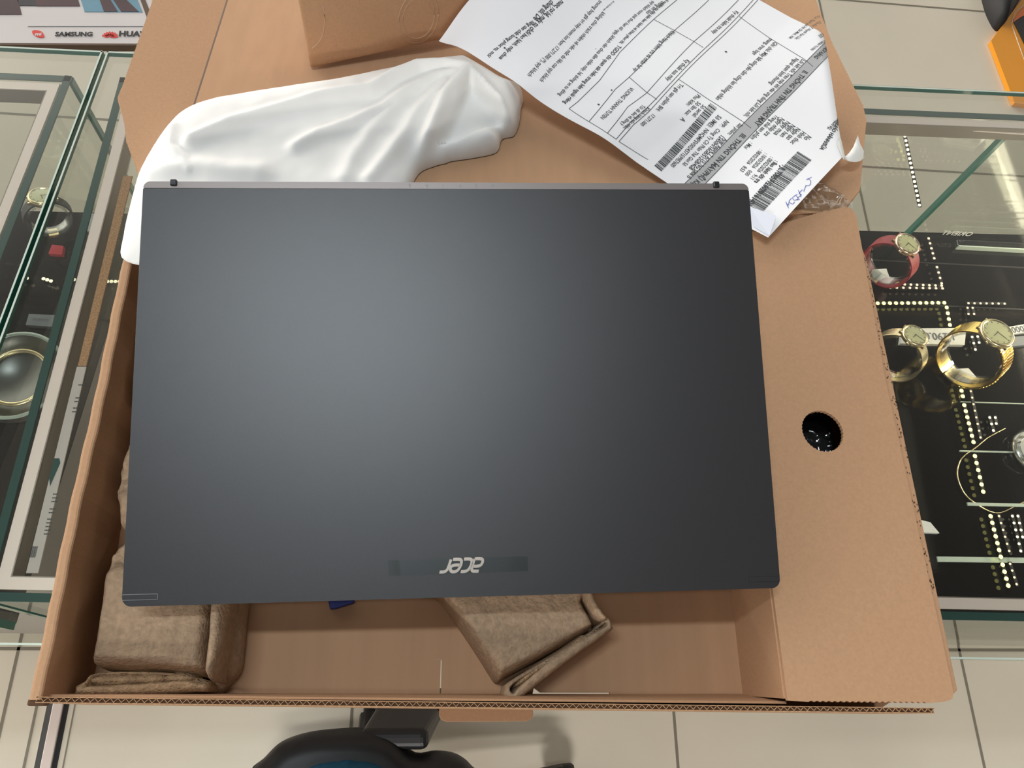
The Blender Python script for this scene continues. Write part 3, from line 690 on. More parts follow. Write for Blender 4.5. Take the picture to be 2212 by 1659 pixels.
# shipping label glued to the outer face of the left wall
m = MB(); m.box(BX0-.5, BX0-.05, 30, 190, BF+4, BT-6); lb = m.build('shipping_label', 'white_card', box)
rnd = random.Random(5); m = MB()
for k in range(9):
    z = BT-12-k*5.4; y = 185
    while y > 40:
        l = rnd.uniform(4, 14); m.box(BX0-.6, BX0-.5, y-l, y, z-1.2, z+.6); y -= l+rnd.uniform(2, 22)
m.build('label_print', 'ink', lb)
m = MB(); m.box(BX0+4, BX1-4, BY1-3, BY1, BF-3, BT-1); m.build('back_wall', 'cardboard', box)
# right outer wall with a narrow rim strip
m = MB(); V = []; Fc = []
ysr = np.linspace(BY0+3, BY1-12, 30)
m.box(BX1-4.5, BX1-1.5, BY0+3, BY1-6, BF-3, BT-2.2)
a = [(BX1-4.5, BY0+2), (BX1+2.2, BY0+6), (BX1+1.0, BY1-40), (BX1-1.5, BY1-12), (BX1-7, BY1-4)]
m.prism([(BX1-5.5, BY0+2), (BX1+1.6, BY0+7), (BX1+1.4, BY1-40), (BX1-2.5, BY1-14), (BX1-7.5, BY1-2)], BT-4.5, BT-1.6)
rw = m.build('right_wall', 'cardboard', box, bevel=.8)
m = MB(); rnd = random.Random(2)
for k in range(110):       # crushed perforation nicks along the rim strip
    y = rnd.uniform(BY0+60, BY1-30); x = BX1-.6+rnd.uniform(-1.6, 1.4); m.box(x-.25, x+.3, y-.5, y+.5, BT-1.62, BT-1.45)
m.build('perforation', 'cardboard_flute', rw)
# accessory compartment: cover with a round saw-edged hole, and its inner wall
hc = at(1777, 931, BT); hole = []
for k in range(72):
    a_ = 2*math.pi*k/72; r_ = 13.6+(.5 if k % 2 else 0); hole.append((hc[0]+r_*.98*math.cos(a_), hc[1]+r_*math.sin(a_)))
cov = [(CXL, BY0+2)]+jag((CXL+12, BY0+1.2), (BX1-18, BY0+.2), .8, 1.7)+[(BX1-10, BY0+.8), (BX1-4, BY0+2.2), (BX1-2.4, BY0+6)]
pt = [at(u, v, BT)[:2] for u, v in ((1838, 449), (1824, 447), (1780, 455), (1700, 479), (1640, 500))]
cov += [(BX1-4.4, BY0+200), (pt[0][0]+3, pt[0][1]-6)]+[tuple(pt[0])]+jag(pt[1], pt[2], .5, 1.5)+jag(pt[2], pt[3], .5, 1.5)+jag(pt[3], pt[4], .5, 1.5)+[tuple(pt[4]), (CXL-1, pt[4][1]-2)]
m = MB(); plate(m, cov, [hole], 2.6, (0, 0, BT), (1, 0, 0), (0, 1, 0), (0, 0, 1)); m.build('compartment_cover', 'cardboard', box)
m = MB(); V = []; Fc = []
m.hexa([(CXL-1, BY0+6, BF-.2), (CXL+2, BY0+6, BF-.2), (CXL+2, BY1-4, BF-.2), (CXL-1, BY1-4, BF-.2)], [(CXL-1, BY0+3, BT-2.7), (CXL+2, BY0+3, BT-2.7), (CXL+2, BY1-40, BT-2.7), (CXL-1, BY1-40, BT-2.7)]); m.build('compartment_wall', 'cardboard', box)
# tuck tab sticking out under the front
m = MB(); a = at(949, 1530, BF-2)[0]; b = at(1151, 1530, BF-2)[0]; yt = at(1050, 1558, BF-2)[1]
m.prism([(a, BY0-.2), (a, yt+3.5), (a+1.2, yt+1), (a+4.5, yt-.2), (b-4, yt-.2), (b-1.2, yt+1), (b, yt+3.5), (b, BY0-.2)], BF-4, BF-1); m.build('tuck_tab', 'cardboard', box, bevel=.4)
# lid, hinged at the back, drooping to the counter behind the box
LS = -.205
def lidz(y): return BT-2-(y-BY1)*.205
LN = np.array([0, .205, 1.]); LN /= np.linalg.norm(LN); LO = np.array([0, BY1, BT-2]); LYv = np.array([0, 1, -.205]); LYv /= np.linalg.norm(LYv)
def onlid(u, v): return on_plane(u, v, LO, LN)
def lid2(p): return (p[0], (p-LO)@LYv)
cl0 = lid2(onlid(415, 240)); cl1 = lid2(onlid(490, 0))
kx = (cl1[0]-cl0[0])/(cl1[1]-cl0[1])
xA = lambda s: cl0[0]+(s-cl0[1])*kx*.6
lid_out = [(xA(0), 0), (292, 0), (292, 300), (xA(300), 300)]
m = MB(); plate(m, lid_out, [], 3., LO, (1, 0, 0), LYv, LN); lid = m.build('lid', 'cardboard_lined', box)
m = MB(); m.obox(LO, (1, 0, 0), LYv, LN, xA(0), 292, -3, 3, -3.2, .4); m.build('hinge_score', 'cardboard', lid, bevel=1)
m = MB(); m.obox(LO+np.array([xA(0), 0, 0]), np.array([(xA(300)-xA(0))/300., 0, 0])+LYv, (1, 0, 0), LN, 5, 300, -.7, .5, -1, .12); m.build('flap_crease', 'brown_dark', lid)
# left side flap of the lid: hinged on the crease, a little above flat
def flap(px_pts, hinge0, hinge1, up_deg, jagged, name, m_, sgn):
    h0 = LO+np.array([1, 0, 0])*hinge0[0]+LYv*hinge0[1]; h1 = LO+np.array([1, 0, 0])*hinge1[0]+LYv*hinge1[1]
    t_ = (h1-h0)/np.linalg.norm(h1-h0); o_ = np.cross(t_, LN)*(-sgn); o_ = o_ if o_[0]*sgn > 0 else -o_
    o_ = o_*math.cos(math.radians(up_deg))+LN*math.sin(math.radians(up_deg)); n_ = np.cross(o_, t_); n_ = n_ if n_[2] > 0 else -n_
    Q = []
    for u, v in px_pts:
        p = on_plane(u, v, h0, n_); Q.append(((p-h0)@o_, (p-h0)@t_))
    P = []
    for i in range(len(Q)-1): P += jag(Q[i], Q[i+1], .45, 1.5) if i in jagged else [Q[i]]
    P.append(Q[-1]); L = np.linalg.norm(h1-h0)
    P = [(0, 0)]+P+[(0, max(L, Q[-1][1]))]
    mb = MB(); plate(mb, P, [], 3., h0, o_, t_, n_); return mb.build(name, m_, box)
flap([(312, 408), (297, 370), (272, 300), (268, 262), (254, 210), (262, 190), (330, -2), (352, -60)], (xA(0), 2), (xA(300), 260), 12, {0, 1, 5, 6}, 'side_flap', 'cardboard', -1)
flap([(1826, 452), (1858, 410), (1872, 262), (1864, 226), (1797, 90), (1770, 20), (1750, -40)], (292, 2), (292, 260), 8, {0, 1, 3, 4, 5}, 'side_flap', 'cardboard', 1)

# brown carton standing on the lid
cA = onlid(671, 153); cB = onlid(985, 103); d = cB-cA; d[2] = 0; dl = d/np.linalg.norm(d); nn = np.array([-dl[1], dl[0], 0])
t = thing('brown_carton', 'upright brown carton with pressed ring marks, standing on the open lid', 'carton', (cA[0]+60, cA[1]+20, lidz(cA[1]+10)))
z0 = lidz(cA[1]+2)+2.2
m = MB(); m.obox((cA[0], cA[1], z0), dl, (-.20, .98, 0), (0, 0, 1), 0, 130, 0, 60, 0, 130); m.build('carton_body', 'cardboard', t, bevel=2.2, seg=3)
m = MB()
def ringmark(cu, cv, ru, rv, a0, a1):
    q = on_plane(cu, cv, cA, nn); P = []
    for k in range(41):
        a_ = a0+(a1-a0)*k/40; P.append(np.array(q)+dl*ru*math.cos(a_)+np.array([0, 0, 1])*rv*math.sin(a_)-nn*.05)
    m.tube(P, .45, 6)
cr_ = np.array(on_plane(905, 92, cA, nn))
for dr in (0, 3.2):
    P = [cr_+dl*(16-dr)*math.cos(a_)+np.array([0, 0, 24+(24-dr*1.4)*math.sin(a_)])-nn*.05 for a_ in np.linspace(0, 2*math.pi, 41)]; m.tube(P, .5, 6)
m.build('ring_mark', 'score_mark', t); m = MB()
P = catmull([np.array(on_plane(u, v, cA, nn))-nn*.05 for u, v in ((674, 104), (684, 96), (693, 84), (699, 66), (701, 40), (698, 10))], 6); m.tube(P, .5, 6)
m.build('ring_mark', 'score_mark', t)

# ================================================================== MOULDED PULP TRAYS
def pulp_noise(X, Y, amp=.7, s=.12, seed=1.): return amp*nz(X, Y, s, seed)
def px_poly(P, z, k=5): return catmull([at(u, v, z)[:2] for u, v in P], k, True)
tr = thing('pulp_tray', 'grey brown moulded pulp end tray along the left inside of the box', 'packaging', (-165, 100, BF))
PZ = -473.
side = px_poly([(330, 1248), (330, 700), (296, 712), (285, 742), (276, 770), (273, 800), (263, 850), (268, 880), (284, 905), (292, 918), (284, 930), (262, 945), (254, 965), (246, 985), (236, 1010), (234, 1040), (229, 1062), (236, 1095), (234, 1128), (250, 1148), (246, 1165), (222, 1190), (214, 1215), (207, 1238)], PZ, 4)
creases = [px_poly([(250, 985), (262, 1030), (252, 1060)], PZ, 3)[:8], px_poly([(258, 1115), (252, 1150), (262, 1180)], PZ, 3)[:8], px_poly([(224, 1200), (250, 1190), (268, 1200)], PZ, 3)[:8]]
def hs(X, Y, D):
    z = BF+(PZ-BF)*np.sqrt(np.clip(1-(1-np.clip(D/7, 0, 1))**2, 0, 1))
    z += 2.5*np.sin(Y*.22+.5)*np.clip(D/7, 0, 1)-3+1.8*nz(X, Y, .16, 3.)
    for c in creases:
        d_, _, _ = seg_dist(X, Y, c); z -= 1.8*np.exp(-(d_/1.0)**2)
    return np.minimum(z, -472.)
relief('scalloped_side', side, hs, 'pulp', tr, 1.2, lambda x, y: BF+.5)
body = px_poly([(206, 1236), (198, 1290), (180, 1400), (175, 1432), (184, 1442), (204, 1446), (330, 1452), (438, 1458), (452, 1400), (462, 1300), (470, 1200), (330, 1200), (240, 1205)], PZ, 4)
cr2 = [[at(u, v, PZ)[:2] for u, v in q] for q in ([(212, 1235), (212, 1262), (198, 1320), (196, 1350), (180, 1415)], [(222, 1245), (212, 1290), (208, 1330), (206, 1370), (188, 1410)], [(182, 1424), (240, 1424), (262, 1430), (330, 1424), (436, 1430)], [(240, 1208), (262, 1232), (268, 1206)])]
def hb(X, Y, D):
    z = BF+(PZ-BF)*np.sqrt(np.clip(1-(1-np.clip(D/8, 0, 1))**2, 0, 1)); z += .7*nz(X, Y, .10, 8.)*np.clip(D/6, 0, 1)
    for c in cr2:
        d_, _, _ = seg_dist(X, Y, c); z -= 1.1*np.exp(-(d_/.7)**2)
    return z
relief('tray_body', body, hb, 'pulp', tr, 1.1, lambda x, y: BF+.5)
ridge = px_poly([(452, 1280), (484, 1280), (480, 1330), (472, 1400), (456, 1462), (448, 1472), (437, 1452), (436, 1436), (444, 1370)], PZ+8, 4)
relief('side_ridge', ridge, lambda X, Y, D: PZ-6+14*np.sqrt(np.clip(1-(1-np.clip(D/3.5, 0, 1))**2, 0, 1))+.3*nz(X, Y, .2, 4.), 'pulp', tr, 1., lambda x, y: BF+.5)
fl_ = px_poly([(478, 1270), (521, 1270), (516, 1330), (510, 1400), (502, 1448), (478, 1478), (456, 1498), (448, 1490), (450, 1462), (462, 1400)], -492, 4)
relief('side_flange', fl_, lambda X, Y, D: -505+12*np.clip(D/5, 0, 1)+.4*nz(X, Y, .15, 5.), 'pulp', tr, 1.1, lambda x, y: BF+.5)
tro = px_poly([(208, 1452), (180, 1470), (160, 1480), (158, 1492), (168, 1504), (300, 1502), (420, 1495), (446, 1494), (452, 1478), (440, 1470), (360, 1452)], -482, 3)
inn = px_poly([(216, 1452), (185, 1476), (182, 1486), (196, 1484), (300, 1479), (400, 1472), (436, 1480), (440, 1474), (420, 1462), (360, 1454)], -482, 3)
def ht(X, Y, D):
    I = inside(X, Y, inn); d_, _, _ = seg_dist(X, Y, inn, True)
    z = np.where(I, -482-22*sstep(d_, 0, 3), -480-2*np.exp(-D/1.2)-5*np.exp(-D*.9))
    return z+.4*nz(X, Y, .3, 9.)
relief('front_trough', tro, ht, 'pulp_torn', tr, .9, lambda x, y: BF+.5)
for (u, v, ru, rv) in ((250, 1468, 58, 15), (322, 1466, 34, 15), (385, 1465, 32, 14)):
    c = at(u, v, -486); rx_ = ru/1700*530; ry_ = rv/1700*530
    P = [(c[0]+rx_*math.cos(a), c[1]+ry_*math.sin(a)) for a in np.linspace(0, 2*math.pi, 24, endpoint=False)]
    relief('bump', P, lambda X, Y, D, ry_=ry_: -500+16*np.sqrt(np.clip(1-(1-np.clip(D/ry_, 0, 1))**2, 0, 1))+.6*nz(X, Y, .25, 2.), 'pulp_torn', tr, .9)
# second tray, turned askew in the middle
tb = thing('pulp_tray', 'moulded pulp tray turned askew, poking out under the laptop front edge', 'packaging', tuple(at(1140, 1380, BF)))
PB = -480.
bo = px_poly([(930, 1240), (958, 1292), (1000, 1352), (1040, 1412), (1074, 1466), (1086, 1472), (1100, 1462), (1180, 1420), (1260, 1374), (1290, 1352), (1286, 1330), (1268, 1296), (1250, 1240)], PB, 4)
cr3 = [[at(u, v, PB)[:2] for u, v in q] for q in ([(990, 1330), (1008, 1360), (1006, 1372), (1020, 1385), (1050, 1425), (1056, 1445)], [(1060, 1460), (1100, 1444), (1150, 1425), (1200, 1398), (1250, 1375)], [(1085, 1452), (1130, 1430), (1190, 1392), (1240, 1378)])]
def h2(X, Y, D):
    z = BF+(PB-BF)*np.sqrt(np.clip(1-(1-np.clip(D/6, 0, 1))**2, 0, 1))+.6*nz(X, Y, .11, 18.)*np.clip(D/6, 0, 1)
    for c in cr3:
        d_, _, _ = seg_dist(X, Y, c); z -= .9*np.exp(-(d_/.6)**2)
    return z
relief('tray_body', bo, h2, 'pulp', tb, 1.0, lambda x, y: BF+.5)
rb = px_poly([(1255, 1240), (1262, 1285), (1282, 1322), (1300, 1338), (1316, 1334), (1304, 1318), (1285, 1282), (1272, 1240)], PB+6, 4)
relief('side_ridge', rb, lambda X, Y, D: PB-5+12*np.sqrt(np.clip(1-(1-np.clip(D/3, 0, 1))**2, 0, 1)), 'pulp', tb, .9, lambda x, y: BF+.5)
tro2 = px_poly([(1104, 1470), (1092, 1488), (1090, 1502), (1108, 1518), (1130, 1504), (1220, 1434), (1318, 1364), (1324, 1352), (1316, 1334), (1300, 1338), (1298, 1350), (1270, 1368), (1200, 1412)], -484, 4)
inn2 = px_poly([(1112, 1472), (1100, 1490), (1110, 1500), (1122, 1486), (1180, 1436), (1250, 1388), (1296, 1362), (1312, 1352), (1306, 1344), (1260, 1378), (1190, 1424)], -484, 4)
def ht2(X, Y, D):
    I = inside(X, Y, inn2); d_, _, _ = seg_dist(X, Y, inn2, True)
    return np.where(I, -483-20*sstep(d_, 0, 2.4), -482-5*np.exp(-D*1.1))+.35*nz(X, Y, .3, 12.)
relief('front_trough', tro2, ht2, 'pulp', tb, .9, lambda x, y: BF+.5)
bp = px_poly([(1112, 1486), (1118, 1466), (1160, 1432), (1215, 1398), (1258, 1368), (1272, 1372), (1262, 1384), (1200, 1428), (1140, 1474)], -486, 4)
relief('bump', bp, lambda X, Y, D: -500+17*np.sqrt(np.clip(1-(1-np.clip(D/3.5, 0, 1))**2, 0, 1))+.9*nz(X, Y, .25, 22.), 'pulp_torn', tb, .9)
# small things in the box
P = [at(u, v, BF+26)[:2] for u, v in ((700, 1286), (704, 1306), (716, 1305), (758, 1292), (758, 1282))]
m = MB(); m.prism(P[::-1], BF+.2, BF+5); tag(m.build('blue_strap', 'blue_plastic', bevel=.5), 'dark blue plastic end peeking out under the laptop front edge', 'strap')
V = []; Fc = []
for i in range(20):
    u = 1008+92*i/19; 
    for j, v in enumerate((1499, 1508)): p = at(u, v, BF+1.2); V.append((p[0], p[1], BF+1.2+.5*math.sin(i*1.3+j*2)))
for i in range(19): Fc.append((2*i, 2*i+1, 2*i+3, 2*i+2))
tag(pm('tape_strip', V, Fc, 'clear_plastic'), 'crumpled clear tape in the slot at the box front', 'tape')

# ================================================================== LAPTOP
TL = np.array([-173.9, 287.5, -394.5]); TR = np.array([184.2, 297.9, -377.6]); BR = np.array([194.9, 65.1, -433.1]); BL = np.array([-163.3, 54.7, -450.])
LE = TR-TL; LWd = np.linalg.norm(LE); LE = LE/LWd; LU = TL-BL; LH = np.linalg.norm(LU); LU = LU/LH; LNn = np.cross(LE, LU); LNn /= np.linalg.norm(LNn)
def lp(u, v):      # photo point to laptop plane coordinates
    p = on_plane(u, v, BL, LNn); return ((p-BL)@LE, (p-BL)@LU)
def rrect(x0, x1, y0, y1, r, k=8, rt_=None):
    P = []
    rs = rt_ or (r, r, r, r)
    for (cx, cy, a0, rr) in ((x1-rs[0], y1-rs[0], 0, rs[0]), (x0+rs[1], y1-rs[1], 90, rs[1]), (x0+rs[2], y0+rs[2], 180, rs[2]), (x1-rs[3], y0+rs[3], 270, rs[3])):
        P += [(cx+rr*math.cos(math.radians(a0+90*i/k)), cy+rr*math.sin(math.radians(a0+90*i/k))) for i in range(k+1)]
    return P
lap = thing('laptop', 'closed dark blue grey laptop lying tilted across the open cardboard box', 'laptop', tuple((BL+TR)/2-LNn*22))
hb_ = 4.4
m = MB(); plate(m, rrect(0, LWd, 0, LH-hb_, 5, rt_=(.6, .6, 5, 5)), [], 6.5, BL, LE, LU, LNn); ld = m.build('screen_lid', 'lid_dark', lap, bevel=.7)
m = MB(); plate(m, rrect(1, LWd-1, 1, LH-hb_-1, 5), [], 12., BL-LNn*7.3, LE, LU, LNn); m.build('keyboard_base', 'laptop_base', lap, bevel=2.5, seg=3)
m = MB(); plate(m, rrect(0, LWd, LH-hb_+.35, LH, 5, rt_=(3.9, 3.9, .5, .5)), [], 9., BL-LNn*.3, LE, LU, LNn); hv = m.build('hinge_cover', 'brushed_metal', lap, bevel=.9, seg=3)
m = MB(); m.obox(BL, LE, LU, LNn, .5, LWd-.5, LH-hb_-.2, LH-hb_+.5, -5, -.9); m.build('hinge_gap', 'line_dark', lap)
def put_text(mb, s, cx, cy, ux, uy, hgt, o=BL, ex=LE, ey=LU, ez=LNn, off=.1, thick=.15, wid=None, shear=0., bold=0., mi=0):
    """text centred at (cx,cy); (ux,uy): reading direction; hgt: cap height"""
    V, Fc, w = text_mesh(s, shear, bold); k = hgt/.72; kx_ = (wid/w) if wid else k; vx, vy = -uy, ux
    T = []
    for v in V:
        a = (v[0]-w/2)*kx_; b = v[1]*k-hgt/2; T.append(o+ex*(cx+ux*a+vx*b)+ey*(cy+uy*a+vy*b)+ez*off)
    mb.add(T, Fc, mi); return mb
m = MB()
for ch, u in zip('ASPIRE', (1068, 1033, 998, 961, 926, 889)):
    x, y = lp(u, 398); put_text(m, ch, x, LH-2.1, -1, 0, 2.0, off=-.22, bold=.01)
m.build('engraved_letters', 'line_light', hv)
for u, v in ((380, 391), (1551, 398)):
    x, y = lp(u, v); m = MB(); m.obox(BL, LE, LU, LNn, x-1.9, x+1.9, LH-2.9, LH+1.0, -3, 1.3); m.build('rubber_bumper', 'black_rubber', lap, bevel=.8, seg=3)
# corner notches
for (u0, v0, u1, v1, s) in ((262, 1286, 340, 1296, 0), (1617, 1240, 1687, 1250, 1)):
    a = lp(u0, (v0+v1)/2); b = lp(u1, (v0+v1)/2); y0 = a[1]-1.3; y1 = a[1]+1.3; x0, x1 = max(a[0], .2), min(b[0], LWd-.2)
    m = MB(); m.obox(BL, LE, LU, LNn, x0, x1, y0, y1, -.1, .12); nt = m.build('corner_notch', 'lid_dark', ld)
    m = MB(); m.obox(BL, LE, LU, LNn, x0, x1, y1, y1+.28, 0, .1); m.obox(BL, LE, LU, LNn, x0, x1, y0-.22, y0, 0, .1)
    xe = x1 if s == 0 else x0; m.obox(BL, LE, LU, LNn, xe-.2, xe+.2, y0, y1, 0, .1); m.build('notch_line', 'line_light' if s == 0 else 'line_dark', nt)
# raised logo, upside down for the viewer
def ribbon(mb, P, w, fr, z0=0., z1=.5, mi=0, k=8, taper=None):
    P = catmull(P, k); n = len(P); V = []; Fc = []
    for i, p in enumerate(P):
        t_ = P[min(i+1, n-1)]-P[max(i-1, 0)]; t_ = t_/(np.linalg.norm(t_)+1e-9); q = np.array([-t_[1], t_[0]]); ww = w*(taper(i/(n-1)) if taper else 1)
        for sg in (1, -1):
            for zz in (z0, z1): V.append(fr(*(p+q*sg*ww/2), zz))
    for i in range(n-1):
        a = 4*i; b = a+4; Fc += [(a+1, b+1, b+3, a+3), (a, a+2, b+2, b), (a, b, b+1, a+1), (a+2, a+3, b+3, b+2)]
    Fc += [(0, 1, 3, 2), (4*n-4, 4*n-2, 4*n-1, 4*n-3)]
    mb.add(V, Fc, mi)
ctr = lp(995, 1217.5); S_ = 6.6
gl = lp(1046, 1230); gr_ = lp(946, 1230); LWt = gl[0]-gr_[0]
def lf(x, y, z):
    x = x+.24*y; X_ = (x-2.12)/4.24*LWt; Y_ = (y-.5)*S_
    return BL+LE*(ctr[0]-X_)+LU*(ctr[1]-Y_)+LNn*(z+.05)
m = MB(); wl_ = .25
for P in ([(.22, 1), (.62, 1), (.84, .93), (.90, .66), (.86, .3), (.80, 0)], [(.82, .60), (.45, .60), (.14, .52), (.02, .27), (.10, .06), (.36, 0), (.80, 0)],
          [(1.86, 1), (1.50, 1), (1.22, .88), (1.04, .55), (1.02, .2), (1.16, .03), (1.42, 0), (1.78, 0)],
          [(2.02, .48), (2.45, .46), (2.80, .55), (2.86, .8), (2.68, .98), (2.42, 1), (2.16, .88), (1.98, .52), (1.98, .18), (2.12, .03), (2.40, 0), (2.78, 0)],
          [(2.98, 0), (3.04, .4), (3.14, .8), (3.36, .98), (3.80, 1)]):
    ribbon(m, P, wl_, lambda x, y, z: lf(x, y, z), 0, .55, 0, 5)
m.build('brand_logo', 'logo_metal', ld)
# protective film strip over the logo
q = [np.array(lp(u, v)) for u, v in ((838, 1208), (841, 1241), (1141, 1229), (1140, 1197))]
V = []; Fc = []
for i in range(25):
    f_ = i/24; a = q[0]*(1-f_)+q[3]*f_; b = q[1]*(1-f_)+q[2]*f_
    h = .9+.12*math.sin(f_*9)+(.7*math.exp(-((f_-.1)/.018)**2))-.7*(1-min(1, min(f_, 1-f_)*9))
    for p in (a, b): V.append(BL+LE*p[0]+LU*p[1]+LNn*h)
for i in range(24): Fc.append((2*i, 2*i+1, 2*i+3, 2*i+2))
tag(pm('film_strip', V, Fc, 'tape_clear'), 'clear protective tape strip stuck over the metal logo on the laptop lid', 'tape')

# ================================================================== WHITE FOAM SLEEVE
CZ0 = -462.
def cz(u, v, z=CZ0): return at(u, v, z)[:2]
outl = catmull([cz(296, 600), cz(291, 545), cz(297, 480), cz(310, 400), cz(338, 330), cz(371, 274), cz(405, 243), cz(450, 224), cz(520, 207), cz(620, 190), cz(720, 172), cz(800, 152), cz(890, 128), cz(970, 114), cz(1008, 113), cz(1050, 138),
    cz(1090, 165), cz(1132, 184), cz(1128, 215), cz(1124, 250), cz(1112, 284), cz(1094, 290), cz(1083, 298), cz(1078, 318), cz(1066, 332), cz(1020, 344), cz(976, 352), cz(962, 358), cz(940, 365), cz(905, 385), cz(880, 440), cz(840, 520), cz(420, 600)], 5, True)
ridges = [([(1010, 150), (960, 138), (900, 140), (850, 165), (800, 200), (700, 218), (600, 248), (500, 280), (420, 318)], 5.5, 5.5),
          ([(1005, 152), (940, 165), (880, 200), (830, 235), (760, 275), (690, 300), (640, 330)], 3.5, 5),
          ([(1008, 155), (960, 215), (930, 290), (905, 350), (890, 390)], 6.0, 5),
          ([(960, 175), (900, 250), (850, 330), (800, 400)], 2.5, 5), ([(880, 200), (800, 290), (760, 360), (745, 400)], 2.2, 6),
          ([(1012, 148), (1050, 190), (1090, 228), (1112, 255), (1104, 280)], 4.0, 3.5),
          ([(372, 276), (372, 330), (405, 360), (415, 385)], 3.0, 4), ([(940, 335), (1000, 318), (1050, 290), (1085, 280)], 3.2, 4), ([(330, 390), (420, 375), (560, 388)], 2.5, 8)]
RD = [([cz(u, v, -445) for u, v in P], a, w) for P, a, w in ridges]
pocket = [cz(u, v, -450) for u, v in ((1012, 160), (1090, 238), (1095, 262), (1045, 285), (990, 310), (935, 325), (965, 265), (992, 205))]
def hc_(X, Y, D):
    base = lidz(np.maximum(Y, BY1-60))
    top = -437-.09*np.clip(Y-330, 0, 300)
    z = np.maximum(base+1.5, base+(top-base)*np.sqrt(np.clip(1-(1-np.clip(D/26, 0, 1))**2, 0, 1)))
    k = np.clip(D/14, 0, 1)
    rz = np.zeros(X.shape)
    for P, a, w in RD:
        d_, _, _ = seg_dist(X, Y, P); rz = np.maximum(rz, 1.5*a*np.exp(-(d_/w)**2)*k)
    z += rz
    I = inside(X, Y, pocket); d_, _, _ = seg_dist(X, Y, pocket, True); z -= np.where(I, 9*sstep(d_, 0, 7), 0)
    z += 2.0*nz(X, Y, .018, 5.)*k+.6*nz(X, Y, .05, 6.)*k
    # stays below the laptop
    lapz = (BL@LNn-LNn[0]*X-LNn[1]*Y)/LNn[2]-23
    ul = (X > TL[0]-12) & (X < TR[0]+10) & (Y < TL[1]+16)
    return np.where(ul, np.minimum(z, lapz), z)
sl = relief('foam_sleeve', outl, hc_, 'foam_cloth', None, 2.0, lambda x, y: lidz(max(y, BY1-60))+.8)
tag(sl, 'crumpled white foam sleeve lying on the box lid behind the laptop', 'sleeve')
# ================================================================== SHEET OF PAPER WITH THE SERVICE FORM
PAc = [np.array(at(948, 78, -450)[:2]), np.array(at(1660, 512, -442)[:2])]
dv = PAc[1]-PAc[0]; dv /= np.linalg.norm(dv); pv = np.array([math.cos(math.radians(48)), math.sin(math.radians(48))])
LA = np.linalg.norm(PAc[1]-PAc[0])
def zP(x, y):
    p = np.array([x, y])-PAc[0]; q = (dv[0]*p[1]-dv[1]*p[0])/(dv[0]*pv[1]-dv[1]*pv[0]); s = (p-pv*q)@dv
    z = -451+7*max(0, (s-180)/110)
    z += 3.2*math.exp(-((s-72)/16)**2-((q-14)/26)**2)+2.2*math.sin(s*.045+.6)*math.exp(-(q/70)**2)
    z += 1.6*math.sin(q*.05+s*.016)+1.2*math.sin(s*.028-q*.03)
    z -= 5*math.exp(-(s/14)**2-(q/18)**2)
    z += 2.0*math.exp(-((s-150)/20)**2-((q-4)/14)**2)
    z -= 7*math.exp(-((s-LA)/6)**2-((q)/6)**2)*0
    z += .4*max(0, min(q, 60))*math.exp(-(s/60)**2)
    return z
XB = lambda y: 290.5+(y-384)*.045
RB = 9.
def PT(x, y, off=0.):
    xb = XB(y); z = zP(min(x, xb), y)
    if x <= xb: return (x, y, z+off)
    a = (x-xb)/RB
    if a < 2.9: return (xb+(RB+off)*math.sin(a), y, z-RB+(RB+off)*math.cos(a))
    return (xb+RB*math.sin(2.9)-(x-xb-RB*2.9)*.96, y, z-RB+(RB+off)*math.cos(2.9)-(x-xb-RB*2.9)*.1)
def pxy(u, v):
    z = -450.
    for _ in range(5):
        p = at(u, v, z); z = zP(p[0], p[1])
    return np.array(p[:2])
sheet = thing('paper_form', 'white printed repair form sheet lying across the lid and under the laptop corner', 'paper', (170, 430, -470))
# main sheet
NS, NQ = 120, 90; V = []; Fc = []
for i in range(NS+1):
    for j in range(NQ+1):
        w_ = PAc[0]+dv*(LA*i/NS)+pv*(210.*j/NQ); V.append(PT(w_[0], w_[1]))
for i in range(NS):
    for j in range(NQ): a = i*(NQ+1)+j; Fc.append((a, a+NQ+1, a+NQ+2, a+1))
sh = pm('sheet', V, Fc, 'paper', sheet, True)
tk = MB()
def ptext(s, u0, v0, u1, v1, hs=1., bold=.012, shear=0., mb=None, dy=0.):
    a = pxy(u0, v0); b = pxy(u1, v1); L = np.linalg.norm(b-a); ex = (b-a)/L; ey = np.array([-ex[1], ex[0]])
    V, Fc, w = text_mesh(s, shear, bold); k = L/w; T = []
    for v in V:
        p = a+ex*v[0]*k+ey*(v[1]*k*hs+dy); T.append(PT(p[0], p[1], .22))
    (mb or tk).add(T, Fc, 0)
def pline(mb, P, wid=.45, off=.2, n=14, raw=False):
    Q = [p if raw else pxy(*p) for p in P]
    for a, b in zip(Q[:-1], Q[1:]):
        L = np.linalg.norm(b-a); ex = (b-a)/L; ey = np.array([-ex[1], ex[0]])*wid/2; k = max(2, int(L/4)); V = []
        for i in range(k+1):
            p = a+(b-a)*i/k; V += [PT(*(p+ey), off), PT(*(p-ey), off)]
        mb.add(V, [(2*i, 2*i+1, 2*i+3, 2*i+2) for i in range(k)], 0)
